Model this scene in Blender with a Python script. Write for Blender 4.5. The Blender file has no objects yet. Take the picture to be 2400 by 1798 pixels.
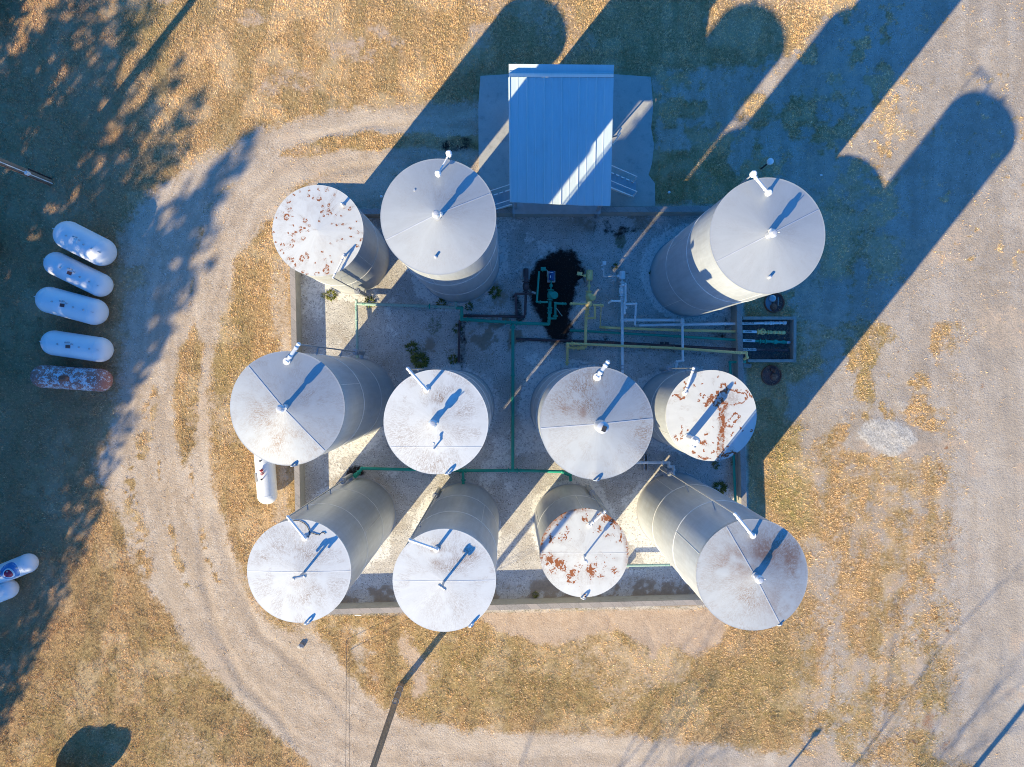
import bpy, math, random
import numpy as np
from mathutils import Vector, Matrix
random.seed(7); RNG = np.random.default_rng(11)
SC = bpy.context.scene; COL = SC.collection
PI = math.pi
# ------------------------------------------------------------------ camera
H = 26.67; FPX = 1600.0; NX, NY = 1190.0, 872.0
look = Vector((-(NX-1200)/FPX, (NY-899)/FPX, -1)).normalized()
zc = -look; xc = Vector((1, 0, 0)); xc = (xc - zc*xc.dot(zc)).normalized(); yc = zc.cross(xc)
cam_d = bpy.data.cameras.new('camera'); cam = bpy.data.objects.new('camera', cam_d); COL.objects.link(cam)
cam.matrix_world = Matrix(((xc.x, yc.x, zc.x, 0), (xc.y, yc.y, zc.y, 0), (xc.z, yc.z, zc.z, H), (0, 0, 0, 1)))
cam_d.sensor_fit = 'HORIZONTAL'; cam_d.sensor_width = 36.0; cam_d.lens = 36.0*FPX/2400.0
cam_d.clip_start = 0.1; cam_d.clip_end = 3000
SC.camera = cam

def at(px, py, z=0.0):
    """point at height z seen at pixel (px,py) of the 2400 px wide photograph"""
    d = xc*((px-1200)/FPX) + yc*((899-py)/FPX) - zc
    t = (z-H)/d.z
    return Vector((d.x*t, d.y*t, z))

def to_px(x, y, z=0.0):
    vx, vy, vz = x, y, z-H
    a = vx*xc.x+vy*xc.y+vz*xc.z; b = vx*yc.x+vy*yc.y+vz*yc.z; c = -(vx*zc.x+vy*zc.y+vz*zc.z)
    return 1200+FPX*a/c, 899-FPX*b/c

# ------------------------------------------------------------------ mesh builder
class MB:
    def __init__(s): s.v = []; s.f = []
    def add(s, vs, fs):
        b = len(s.v); s.v += [tuple(p) for p in vs]; s.f += [tuple(i+b for i in f) for f in fs]; return s
    def box(s, c, size, rz=0.0, M=None):
        hx, hy, hz = size[0]/2, size[1]/2, size[2]/2; R = M or Matrix.Rotation(rz, 3, 'Z'); c = Vector(c)
        vs = [c + R @ Vector((x*hx, y*hy, z*hz)) for z in (-1, 1) for y in (-1, 1) for x in (-1, 1)]
        return s.add(vs, [(0, 2, 3, 1), (4, 5, 7, 6), (0, 1, 5, 4), (2, 6, 7, 3), (0, 4, 6, 2), (1, 3, 7, 5)])
    def bar(s, p0, p1, w, h):
        p0 = Vector(p0); p1 = Vector(p1); d = (p1-p0); L = d.length; d.normalize()
        up = Vector((0, 0, 1)) if abs(d.z) < 0.95 else Vector((1, 0, 0))
        y = up.cross(d).normalized(); z = d.cross(y)
        M = Matrix((d, y, z)).transposed()
        return s.box((p0+p1)/2, (L, w, h), M=M)
    def lathe(s, prof, base, axis=(0, 0, 1), n=24, cap=True):
        a = Vector(axis).normalized(); t = Vector((0, 0, 1)) if abs(a.z) < 0.9 else Vector((1, 0, 0))
        u = t.cross(a).normalized(); w = a.cross(u); base = Vector(base); vs = []; fs = []
        for (r, h) in prof:
            for i in range(n):
                q = 2*PI*i/n; vs.append(base + a*h + (u*math.cos(q)+w*math.sin(q))*max(r, 1e-4))
        for k in range(len(prof)-1):
            for i in range(n):
                j = (i+1) % n; fs.append((k*n+i, k*n+j, (k+1)*n+j, (k+1)*n+i))
        if cap:
            fs.append(tuple(range(n-1, -1, -1))); m = (len(prof)-1)*n; fs.append(tuple(range(m, m+n)))
        return s.add(vs, fs)
    def cyl(s, p0, p1, r0, r1=None, n=12):
        p0 = Vector(p0); p1 = Vector(p1); d = p1-p0
        return s.lathe([(r0, 0), (r0 if r1 is None else r1, d.length)], p0, d, n)
    def ball(s, c, r, n=12, sq=1.0):
        prof = [(r*math.sin(PI*k/8), -r*sq*math.cos(PI*k/8)) for k in range(9)]
        return s.lathe(prof, c, (0, 0, 1), n, cap=False)
    def tube(s, pts, r, n=10, joint=1.18):
        pts = [Vector(p) for p in pts]
        for i in range(len(pts)-1): s.cyl(pts[i], pts[i+1], r, n=n)
        for p in pts[1:-1]: s.ball(p, r*joint, 10)
        return s
    def flange(s, p, d, r, t=0.025):
        p = Vector(p); d = Vector(d).normalized(); return s.cyl(p-d*t/2, p+d*t/2, r, n=14)
    def ring(s, c, R, r, axis=(0, 0, 1), n=20, m=6):
        a = Vector(axis).normalized(); t = Vector((0, 0, 1)) if abs(a.z) < 0.9 else Vector((1, 0, 0))
        u = t.cross(a).normalized(); w = a.cross(u); c = Vector(c); vs = []; fs = []
        for i in range(n):
            q = 2*PI*i/n; d = u*math.cos(q)+w*math.sin(q)
            for k in range(m):
                g = 2*PI*k/m; vs.append(c + d*(R+r*math.cos(g)) + a*r*math.sin(g))
        for i in range(n):
            for k in range(m):
                fs.append((i*m+k, ((i+1) % n)*m+k, ((i+1) % n)*m+(k+1) % m, i*m+(k+1) % m))
        return s.add(vs, fs)
    def wheel(s, c, R, axis=(0, 0, 1), r=0.012):
        s.ring(c, R, r, axis); a = Vector(axis).normalized(); t = Vector((0, 0, 1)) if abs(a.z) < 0.9 else Vector((1, 0, 0))
        u = t.cross(a).normalized(); w = a.cross(u); c = Vector(c)
        for q in (0, PI/3, 2*PI/3):
            d = u*math.cos(q)+w*math.sin(q); s.cyl(c-d*R, c+d*R, r*.8, n=6)
        s.cyl(c-a*.05, c+a*.02, r*1.5, n=8); return s
    def prism(s, poly, z0, z1):
        n = len(poly); vs = [(p[0], p[1], z0) for p in poly]+[(p[0], p[1], z1) for p in poly]
        fs = [tuple(range(n-1, -1, -1)), tuple(range(n, 2*n))]+[(i, (i+1) % n, n+(i+1) % n, n+i) for i in range(n)]
        return s.add(vs, fs)
    def build(s, name, mat, parent=None, origin=None, smooth=35):
        root = parent
        while root is not None and root.parent is not None: root = root.parent
        og = Vector(origin) if origin is not None else (root.location.copy() if root is not None else Vector((0, 0, 0)))
        me = bpy.data.meshes.new(name); me.from_pydata([(v[0]-og.x, v[1]-og.y, v[2]-og.z) for v in s.v], [], s.f)
        me.materials.append(mat); me.update()
        if smooth:
            me.polygons.foreach_set('use_smooth', [True]*len(me.polygons)); me.set_sharp_from_angle(angle=math.radians(smooth))
        o = bpy.data.objects.new(name, me); COL.objects.link(o)
        if parent is not None: o.parent = parent
        else: o.location = og
        return o

def tag(o, label=None, cat=None, group=None, kind=None):
    if label: o['label'] = label
    if cat: o['category'] = cat
    if group: o['group'] = group
    if kind: o['kind'] = kind
    return o
def thing(name, loc, label, cat, group=None):
    o = bpy.data.objects.new(name, None); COL.objects.link(o); o.location = loc; o.empty_display_size = .2
    return tag(o, label, cat, group)
def copy_tree(o, parent=None):
    c = o.copy(); COL.objects.link(c)
    if parent is not None: c.parent = parent
    for ch in list(o.children): copy_tree(ch, c)
    return c

# ------------------------------------------------------------------ shader helper
class Sh:
    def __init__(s, name):
        s.m = bpy.data.materials.new(name); s.m.use_nodes = True; s.t = s.m.node_tree; s.t.nodes.clear()
        s.out = s.t.nodes.new('ShaderNodeOutputMaterial'); s.b = s.t.nodes.new('ShaderNodeBsdfPrincipled')
        s.t.links.new(s.b.outputs[0], s.out.inputs[0]); s.tc = None
    def put(s, sock, v):
        if isinstance(v, bpy.types.NodeSocket): s.t.links.new(v, sock)
        elif isinstance(v, (int, float)) and sock.type in ('RGBA',): sock.default_value = (v, v, v, 1)
        elif isinstance(v, (tuple, list)) and sock.type == 'RGBA': sock.default_value = (v[0], v[1], v[2], 1)
        else: sock.default_value = v
    def obj(s):
        if s.tc is None: s.tc = s.t.nodes.new('ShaderNodeTexCoord')
        return s.tc.outputs['Object']
    def pos(s):
        return s.t.nodes.new('ShaderNodeNewGeometry').outputs['Position']
    def m2(s, op, a, b=0.0, c=None, clamp=False):
        n = s.t.nodes.new('ShaderNodeMath'); n.operation = op; n.use_clamp = clamp; s.put(n.inputs[0], a); s.put(n.inputs[1], b)
        if c is not None: s.put(n.inputs[2], c)
        return n.outputs[0]
    def noise(s, vec, scale, detail=4, rough=.55, dist=0.0):
        n = s.t.nodes.new('ShaderNodeTexNoise'); s.put(n.inputs['Vector'], vec); n.inputs['Scale'].default_value = scale
        n.inputs['Detail'].default_value = detail; n.inputs['Roughness'].default_value = rough; n.inputs['Distortion'].default_value = dist
        return n.outputs['Fac']
    def vor(s, vec, scale, feature='F1', out='Distance', rnd=1.0):
        n = s.t.nodes.new('ShaderNodeTexVoronoi'); n.feature = feature; s.put(n.inputs['Vector'], vec); n.inputs['Scale'].default_value = scale
        n.inputs['Randomness'].default_value = rnd
        return n.outputs[out]
    def mix(s, f, a, b, blend='MIX'):
        n = s.t.nodes.new('ShaderNodeMix'); n.data_type = 'RGBA'; n.blend_type = blend
        s.put(n.inputs[0], f); s.put(n.inputs[6], a); s.put(n.inputs[7], b); return n.outputs[2]
    def step(s, v, lo, hi):
        n = s.t.nodes.new('ShaderNodeMapRange'); n.interpolation_type = 'SMOOTHSTEP'
        s.put(n.inputs[0], v); n.inputs[1].default_value = lo; n.inputs[2].default_value = hi; return n.outputs[0]
    def lin(s, v, lo, hi, a, b):
        n = s.t.nodes.new('ShaderNodeMapRange'); s.put(n.inputs[0], v)
        for i, q in enumerate((lo, hi, a, b)): n.inputs[1+i].default_value = q
        return n.outputs[0]
    def attr(s, name):
        n = s.t.nodes.new('ShaderNodeAttribute'); n.attribute_name = name; return n
    def sep(s, c):
        n = s.t.nodes.new('ShaderNodeSeparateColor'); s.put(n.inputs[0], c); return n.outputs
    def sxyz(s, c):
        n = s.t.nodes.new('ShaderNodeSeparateXYZ'); s.put(n.inputs[0], c); return n.outputs
    def cxyz(s, x, y, z):
        n = s.t.nodes.new('ShaderNodeCombineXYZ'); s.put(n.inputs[0], x); s.put(n.inputs[1], y); s.put(n.inputs[2], z); return n.outputs[0]
    def scl(s, v, k):
        n = s.t.nodes.new('ShaderNodeVectorMath'); n.operation = 'MULTIPLY'; s.put(n.inputs[0], v); n.inputs[1].default_value = k; return n.outputs[0]
    def bump(s, h, strength=.5, dist=.02):
        n = s.t.nodes.new('ShaderNodeBump'); n.inputs['Strength'].default_value = strength; n.inputs['Distance'].default_value = dist
        s.put(n.inputs['Height'], h); s.t.links.new(n.outputs[0], s.b.inputs['Normal'])
    def fin(s, color, rough=.8, metal=0.0, spec=.3):
        s.put(s.b.inputs['Base Color'], color); s.put(s.b.inputs['Roughness'], rough); s.put(s.b.inputs['Metallic'], metal)
        s.b.inputs['Specular IOR Level'].default_value = spec; return s.m

def paint(name, c, rough=.5, metal=0.0, wear=None, wear_amt=.45, scale=3.0, spec=.4):
    s = Sh(name); p = s.pos(); n = s.noise(p, scale, 6, .65); n2 = s.noise(p, scale*9, 4, .6)
    col = s.mix(s.lin(n, .3, .7, 0, 1), tuple(x*.82 for x in c), tuple(min(1, x*1.1) for x in c))
    if wear:
        f = s.step(s.m2('ADD', s.m2('MULTIPLY', n, .6), s.m2('MULTIPLY', n2, .5)), 1.0-wear_amt, 1.08-wear_amt)
        col = s.mix(f, col, wear)
    s.bump(n2, .15, .004); return s.fin(col, rough, metal, spec)

M = {}
M['green'] = paint('green_pipe_paint', (.016, .31, .22), .5, wear=(.06, .13, .10), wear_amt=.36)
M['palegreen'] = paint('faded_green_paint', (.30, .44, .38), .55, wear=(.05, .22, .14), wear_amt=.4)
M['yellow'] = paint('yellow_pipe_paint', (.78, .60, .24), .5, wear=(.5, .36, .13), wear_amt=.38)
M['white'] = paint('white_pipe_paint', (.80, .79, .77), .45, wear=(.5, .46, .42), wear_amt=.36)
M['whiteclean'] = paint('white_enamel', (.80, .80, .78), .35)
M['rustpipe'] = paint('rusty_pipe_steel', (.09, .058, .06), .75, wear=(.16, .09, .08), wear_amt=.45)
M['rust'] = paint('rusty_steel', (.24, .085, .05), .85, wear=(.32, .16, .10), wear_amt=.45)
M['bluemotor'] = paint('blue_motor_enamel', (.012, .07, .22), .35)
M['galv'] = paint('galvanised_steel', (.45, .46, .47), .4, .5)
M['darkmetal'] = paint('dark_steel', (.05, .05, .055), .6, .3)
M['red'] = paint('red_valve_paint', (.42, .012, .02), .4)
M['beige'] = paint('beige_tank_paint', (.52, .44, .33), .5)
M['black'] = paint('black_lettering', (.01, .01, .012), .7)
M['logoblue'] = paint('blue_decal', (.07, .24, .52), .5, wear=(.4, .5, .6), wear_amt=.45)
M['logored'] = paint('red_decal', (.36, .01, .06), .5)
M['pvent'] = paint('aluminium_fitting', (.62, .63, .64), .35, .35)
M['lid'] = paint('reddish_lid', (.15, .065, .06), .8, wear=(.22, .10, .08))
M['plate'] = paint('faded_blue_plate', (.22, .26, .30), .6)
M['cable'] = paint('grey_wire', (.12, .12, .12), .6)

def mk_wood():
    s = Sh('weathered_pole_wood'); p = s.obj(); g = s.noise(s.scl(p, (14, 14, .6)), 4, 6, .6); n = s.noise(p, 1.2, 4)
    col = s.mix(s.lin(g, .3, .7, 0, 1), (.15, .12, .09), (.32, .265, .20)); col = s.mix(s.step(n, .5, .75), col, (.22, .195, .165))
    s.bump(g, .6, .01); return s.fin(col, .9)
M['wood'] = mk_wood()

def mk_concrete(name, a, b, brick=False, stain=(.12, .11, .10)):
    s = Sh(name); p = s.pos(); n = s.noise(p, .9, 7, .65); f = s.noise(p, 18, 5, .7); m = s.noise(p, 3.5, 5, .6)
    col = s.mix(s.lin(n, .3, .7, 0, 1), a, b)
    col = s.mix(s.m2('MULTIPLY', s.step(m, .5, .75), .7), col, stain)
    col = s.mix(s.lin(f, .25, .75, 0, .35), col, (.6, .58, .54))
    if brick:
        x = s.sxyz(p); q = s.m2('FRACT', s.m2('MULTIPLY', s.m2('ADD', x[0], x[1]), 1/.41)); jl = s.m2('LESS_THAN', q, .03)
        cell = s.noise(s.cxyz(s.m2('FLOOR', s.m2('MULTIPLY', s.m2('ADD', x[0], x[1]), 1/.41)), 3.3, 0), 1.7, 0)
        col = s.mix(s.lin(cell, .3, .7, 0, .5), col, (.42, .36, .32)); col = s.mix(s.m2('MULTIPLY', jl, .6), col, (.08, .08, .08))
    s.bump(f, .5, .01); return s.fin(col, .9)
M['wallcap'] = mk_concrete('block_wall_cap', (.17, .15, .14), (.24, .215, .20), True)
M['wallface'] = mk_concrete('block_wall_face', (.30, .28, .23), (.40, .37, .31), False, (.2, .19, .15))
M['slab'] = mk_concrete('slab_concrete', (.34, .34, .32), (.46, .44, .40), False, (.24, .24, .23))
M['pitfloor'] = mk_concrete('pit_floor', (.016, .017, .02), (.03, .03, .034), False, (.01, .01, .012))
M['pitwall'] = mk_concrete('pit_wall', (.24, .22, .19), (.34, .31, .27), False, (.13, .08, .05))
M['stone'] = mk_concrete('grey_stone', (.3, .29, .28), (.45, .44, .42))

def mk_roof(name, base, metal, rough):
    """tank roof sheet: local coords; 'st' = (rust, streak, scuff)"""
    s = Sh(name); p = s.obj(); a = s.attr('st'); c = s.sep(a.outputs['Color']); x = s.sxyz(p)
    r = s.m2('SQRT', s.m2('ADD', s.m2('MULTIPLY', x[0], x[0]), s.m2('ADD', s.m2('MULTIPLY', x[1], x[1]), .0004)))
    ux = s.m2('DIVIDE', x[0], r); uy = s.m2('DIVIDE', x[1], r)
    loc = s.t.nodes.new('ShaderNodeObjectInfo').outputs['Random']
    rad = s.noise(s.cxyz(s.m2('MULTIPLY', ux, 40), s.m2('MULTIPLY', uy, 40), s.m2('ADD', s.m2('MULTIPLY', r, 11), s.m2('MULTIPLY', loc, 50))), 1, 5, .7)
    rad2 = s.noise(s.cxyz(s.m2('MULTIPLY', ux, 5), s.m2('MULTIPLY', uy, 5), s.m2('ADD', s.m2('MULTIPLY', r, 1.2), s.m2('MULTIPLY', loc, 50))), 1, 4, .6)
    wp = s.pos(); n = s.noise(wp, 1.1, 5, .6); fine = s.noise(wp, 14, 5, .7); sp = s.noise(wp, 34, 3, .7)
    col = s.mix(s.lin(rad2, .3, .7, 0, 1), tuple(q*.95 for q in base), tuple(min(1, q*1.04) for q in base))
    col = s.mix(s.m2('MULTIPLY', s.step(fine, .5, .75), .18), col, tuple(q*.78 for q in base))
    stk = s.m2('MULTIPLY', c[1], s.m2('MULTIPLY', s.step(rad, .38, .58), s.step(sp, .34, .54)))
    col = s.mix(s.m2('MULTIPLY', stk, 1.0, clamp=True), col, (.25, .165, .105))
    # sparse dirt everywhere, following the drain direction
    col = s.mix(s.m2('MULTIPLY', s.step(rad, .55, .70), s.m2('MULTIPLY', s.step(sp, .4, .6), .12)), col, (.33, .27, .20))
    col = s.mix(s.m2('MULTIPLY', s.m2('MULTIPLY', c[2], .95, clamp=True), s.step(s.m2('ADD', s.m2('MULTIPLY', n, .5), s.m2('MULTIPLY', fine, .6)), .35, .62)), col, (.25, .16, .12))
    halo = s.step(s.m2('ADD', c[0], s.m2('MULTIPLY', s.m2('SUBTRACT', fine, .5), .5)), .12, .5)
    col = s.mix(s.m2('MULTIPLY', halo, .30), col, (.45, .27, .15))
    rs = s.step(s.m2('ADD', c[0], s.m2('MULTIPLY', s.m2('SUBTRACT', sp, .5), 1.5)), .40, .66)
    rc = s.mix(fine, (.15, .038, .014), (.36, .13, .05)); col = s.mix(rs, col, rc)
    s.bump(s.m2('ADD', s.m2('MULTIPLY', rad2, .6), s.m2('MULTIPLY', n, .8)), .09, .03)
    return s.fin(col, s.m2('ADD', rough, s.m2('MULTIPLY', rs, .4)), s.m2('MULTIPLY', s.m2('SUBTRACT', 1, rs), metal), .4)
M['roofwhite'] = mk_roof('white_roof_sheet', (.60, .61, .595), 0.0, .42)
M['roofalu'] = mk_roof('aluminium_roof_sheet', (.43, .45, .455), .22, .46)

def mk_shell(name, base):
    s = Sh(name); p = s.obj(); x = s.sxyz(p)
    r = s.m2('SQRT', s.m2('ADD', s.m2('MULTIPLY', x[0], x[0]), s.m2('MULTIPLY', x[1], x[1])))
    loc = s.t.nodes.new('ShaderNodeObjectInfo').outputs['Random']
    v = s.cxyz(s.m2('ADD', x[0], s.m2('MULTIPLY', loc, 40)), x[1], s.m2('MULTIPLY', x[2], .12))
    drip = s.noise(v, 7, 5, .65); hb = s.noise(s.cxyz(s.m2('MULTIPLY', x[0], .35), s.m2('MULTIPLY', x[1], .35), s.m2('ADD', x[2], s.m2('MULTIPLY', loc, 30))), 7, 5, .6)
    n = s.noise(s.pos(), .9, 5); sp = s.noise(s.pos(), 9, 4, .7)
    col = s.mix(s.lin(drip, .3, .7, 0, 1), tuple(q*.86 for q in base), tuple(q*1.08 for q in base))
    col = s.mix(s.lin(hb, .35, .7, 0, .35), col, tuple(q*.75 for q in base))
    col = s.mix(s.m2('MULTIPLY', s.step(n, .55, .75), .3), col, (.40, .37, .32))
    col = s.mix(s.m2('MULTIPLY', s.step(sp, .70, .76), .6), col, (.26, .13, .08))
    col = s.mix(s.m2('MULTIPLY', s.lin(x[2], 0, .7, .5, 0), 1.0, clamp=True), col, (.34, .32, .29))
    s.bump(s.m2('ADD', hb, n), .12, .02)
    return s.fin(col, .48, .25, .4)
M['shell'] = mk_shell('aluminium_painted_shell', (.475, .505, .53))
M['weld'] = paint('weld_bead', (.74, .74, .72), .5, .2)

def mk_propane(name, base, rust):
    s = Sh(name); p = s.pos(); n = s.noise(p, 1.6, 6, .65); b = s.noise(p, 5.5, 6, .7); f = s.noise(p, 22, 4, .7)
    col = s.mix(s.lin(n, .35, .7, 0, .4), base, tuple(q*.86 for q in base)); x = s.sxyz(s.obj())
    if rust:
        q = s.m2('ADD', s.m2('MULTIPLY', b, .75), s.m2('MULTIPLY', f, .35))
        e = s.step(s.m2('ABSOLUTE', x[0]), .85, 1.1); q = s.m2('ADD', q, s.m2('MULTIPLY', e, .05))
        k = s.step(q, .50, .57); col = s.mix(k, col, s.mix(f, (.27, .10, .075), (.48, .23, .17)))
        return s.fin(col, s.m2('ADD', .5, s.m2('MULTIPLY', k, .4)), 0, .3)
    return s.fin(s.mix(s.m2('MULTIPLY', s.step(f, .6, .75), .25), col, (.5, .48, .44)), .42, 0, .4)
M['propane'] = mk_propane('white_propane_paint', (.76, .77, .77), False)
M['propanerust'] = mk_propane('flaking_white_paint', (.62, .64, .66), True)

def mk_panel():
    s = Sh('white_roof_panel'); p = s.pos(); n = s.noise(p, .8, 5); f = s.noise(s.scl(p, (6, .5, 1)), 3, 5, .6)
    col = s.mix(s.lin(f, .3, .7, 0, 1), (.51, .60, .615), (.565, .655, .67)); col = s.mix(s.m2('MULTIPLY', s.step(n, .5, .8), .3), col, (.46, .46, .44))
    return s.fin(col, .45, 0, .4)
M['panel'] = mk_panel()

def mk_leaf(name, a, b):
    s = Sh(name); n = s.noise(s.pos(), 3, 3); f = s.noise(s.pos(), 25, 2)
    col = s.mix(s.lin(n, .3, .7, 0, 1), a, b); col = s.mix(s.m2('MULTIPLY', f, .4), col, tuple(q*.5 for q in a)); return s.fin(col, .8, 0, .2)
M['needle'] = mk_leaf('evergreen_needles', (.028, .045, .012), (.06, .075, .02))
M['weed'] = mk_leaf('weed_leaves', (.09, .12, .022), (.22, .21, .055))
M['bark'] = paint('grey_bark', (.10, .085, .07), .9)
M['drygrass_tuft'] = mk_leaf('dry_tuft', (.2, .13, .05), (.32, .2, .08))
exec_ground = True
# ------------------------------------------------------------------ ground
OV = 2400/2212.0     # plan units used for the ground survey below
xs = np.concatenate([[-1500, -500, -150, -60, -34], np.linspace(-25, 25, 501), [34, 60, 150, 500, 1500]])
ys = np.concatenate([[-1500, -500, -150, -60, -30], np.linspace(-20, 20, 401), [30, 60, 150, 500, 1500]])
GX, GY = np.meshgrid(xs, ys)
PX, PY = to_px(np.clip(GX, -60, 60), np.clip(GY, -60, 60)); PX = PX/OV; PY = PY/OV

def vnoise(x, y, scale, seed):
    r = np.random.default_rng(seed); T = r.random((256, 256)); x = x/scale; y = y/scale
    xi = np.floor(x).astype(int); yi = np.floor(y).astype(int); fx = x-xi; fy = y-yi; fx = fx*fx*(3-2*fx); fy = fy*fy*(3-2*fy)
    g = lambda a, b: T[a % 256, b % 256]
    return (g(xi, yi)*(1-fx)+g(xi+1, yi)*fx)*(1-fy)+(g(xi, yi+1)*(1-fx)+g(xi+1, yi+1)*fx)*fy
def fbm(x, y, scale, seed, n=4):
    t = 0; a = 1; w = 0
    for k in range(n): t = t+a*vnoise(x, y, scale/2**k, seed+k); w += a; a *= .55
    return t/w
def sstep(v, lo, hi):
    t = np.clip((v-lo)/(hi-lo), 0, 1); return t*t*(3-2*t)
WX = PX+(fbm(PX, PY, 40, 3)-.5)*26; WY = PY+(fbm(PX, PY, 40, 9)-.5)*26      # ragged edges
def dpoly(pts, x=WX, y=WY):
    """signed distance to a polygon, negative inside"""
    d = np.full(x.shape, 1e9); ins = np.zeros(x.shape, bool); n = len(pts)
    for i in range(n):
        ax, ay = pts[i]; bx, by = pts[(i+1) % n]; ex, ey = bx-ax, by-ay
        t = np.clip(((x-ax)*ex+(y-ay)*ey)/(ex*ex+ey*ey+1e-9), 0, 1); d = np.minimum(d, np.hypot(x-ax-t*ex, y-ay-t*ey))
        c = ((ay > y) != (by > y)); ins ^= c & (x < (bx-ax)*(y-ay)/((by-ay) if by != ay else 1e-9)+ax)
    return np.where(ins, -d, d)
def dline(pts, x=WX, y=WY):
    d = np.full(x.shape, 1e9)
    for (ax, ay), (bx, by) in zip(pts[:-1], pts[1:]):
        ex, ey = bx-ax, by-ay; t = np.clip(((x-ax)*ex+(y-ay)*ey)/(ex*ex+ey*ey+1e-9), 0, 1); d = np.minimum(d, np.hypot(x-ax-t*ex, y-ay-t*ey))
    return d
def area(pts, soft=14, raw=False): return 1-sstep(dpoly(pts, *((PX, PY) if raw else (WX, WY))), -soft, soft)
def line(pts, w, soft=10): return 1-sstep(dline(pts), w-soft, w+soft)
def blob(cx, cy, rx, ry, soft=.5): return 1-sstep(np.hypot((WX-cx)/rx, (WY-cy)/ry), 1-soft, 1+soft)
big = fbm(PX, PY, 180, 21); mid = fbm(PX, PY, 60, 33); sml = fbm(PX, PY, 16, 41, 3)

outer = [(1040, 226), (900, 226), (790, 236), (690, 246), (600, 268), (520, 296), (450, 332), (400, 372), (330, 420), (270, 480), (258, 560), (250, 660), (238, 760), (225, 860), (232, 940), (200, 1010), (255, 1110), (290, 1210), (335, 1290), (400, 1385), (480, 1480), (560, 1560), (640, 1622), (700, 1680)]
inner = [(2100, 1680), (1700, 1625), (1300, 1585), (1000, 1578), (900, 1560), (830, 1535), (780, 1490), (730, 1430), (690, 1372), (600, 1352), (540, 1305), (515, 1220), (488, 1130), (458, 1050), (450, 950), (452, 850), (462, 760), (478, 700), (492, 640), (512, 560), (545, 510), (590, 450), (640, 400), (700, 385), (1040, 385)]
G = area(outer+inner, 32); G = np.clip(G*1.08+(mid-.5)*.35*(1-np.abs(2*G-1))+(sml-.5)*.3*(1-np.abs(2*G-1)), 0, 1)
G = np.maximum(G, .95*area([(560, 480), (600, 430), (700, 380), (1040, 380), (1040, 440), (600, 470)], 10))
G *= 1-.95*area([(600, 332), (680, 300), (780, 286), (870, 284), (960, 290), (1036, 290), (1036, 320), (900, 318), (800, 322), (700, 334), (640, 345)], 10)
G *= 1-.85*area([(424, 690), (440, 760), (428, 900), (420, 960), (402, 1010), (384, 960), (372, 860), (386, 770), (404, 710)], 12)
G *= 1-.9*np.maximum.reduce([line([(330, 850), (300, 980), (275, 1060), (300, 1150), (320, 1230)], 16, 16), line([(404, 1000), (420, 1100), (450, 1200), (480, 1260)], 9, 10), line([(345, 1000), (360, 1130), (400, 1260)], 9, 9)])*sstep(sml+.3*(mid-.5), .46, .58)
G *= 1-.6*line([(500, 400), (440, 460), (420, 560), (410, 660)], 6, 8)*sstep(sml, .4, .6)
G *= 1-.5*line([(255, 600), (250, 760), (232, 900)], 26, 24)
G *= 1-.6*area([(275, 540), (320, 560), (325, 640), (300, 660), (270, 600)], 20)*sstep(mid, .4, .6)
# mixed stony ground inside the loop and along the walls
G = np.maximum(G, .62*area([(585, 560), (625, 540), (640, 760), (600, 770), (575, 680)], 18))
G = np.maximum(G, .55*area([(530, 1250), (560, 1330), (720, 1350), (850, 1350), (880, 1400), (860, 1500), (780, 1450), (700, 1370), (600, 1360)], 24)*sstep(mid, .35, .6)*1.5)
G = np.maximum(G, .6*line([(600, 1010), (610, 1110)], 26, 20))
# east apron
vs_ = .5*fbm(PX, PY/7, 20, 91, 3)+.5*fbm(PX, PY, 46, 95, 4); E1 = sstep(WX+(mid-.5)*150+(vs_-.5)*120, 1900, 2150)*sstep(WY, 500, 640)
G = np.maximum(G, E1)
G = np.maximum(G, sstep(.52*(sstep(WX, 1690, 1800)*(1-sstep(WX, 2000, 2120))*(1-sstep(WY, 930, 1080)))*2*mid+.12*sml, .45, .62)*sstep(WX, 1640, 1700)*sstep(WY, 560, 640))
G = np.maximum(G, .9*area([(1700, 830), (1760, 800), (1850, 820), (1860, 880), (1760, 960), (1730, 1060), (1700, 1080)], 18))
G = np.maximum(G, .75*line([(1770, 1240), (1790, 1360), (1800, 1560)], 34, 40)*sstep(mid, .35, .6))
G = np.maximum(G, .55*blob(1900, 1580, 110, 70)*sstep(mid, .3, .6))
G = np.maximum(G, np.clip(.40+.85*(vs_-.5)+.45*(mid-.5)+.8*(sml-.5), 0, .8)*sstep(WX, 1650, 1760)*sstep(WY, 560, 660)); G *= 1-.75*area([(1662, 960), (1730, 900), (1745, 1000), (1760, 1140), (1690, 1180), (1664, 1080)], 16)
# north east lot
lot = area([(1412, 160), (1700, 120), (1850, -30), (2300, -30), (2300, 700), (1720, 700), (1600, 470), (1412, 440)], 20)
lot *= 1-.9*area([(1412, 330), (1560, 320), (1600, 400), (1540, 440), (1412, 440)], 16)
lot *= 1-.75*blob(1830, 560, 75, 130)*sstep(mid, .35, .55); lot *= 1-.8*blob(1500, 236, 90, 22)*sstep(mid, .35, .55)
lot *= 1-.8*blob(1735, 260, 120, 50, .6)*sstep(mid, .3, .55)
lot *= 1-.7*sstep(mid*.7+sml*.3, .50, .62)*(1-sstep(WX, 1900, 2000)); lot *= 1-.35*sstep(sml, .5, .7)*(1-sstep(WX, 1950, 2050))
lot *= 1-.7*sstep(sml*.6+mid*.4, .60, .68)*sstep(WX, 1950, 2050)
G = np.maximum(G, lot)
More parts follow.
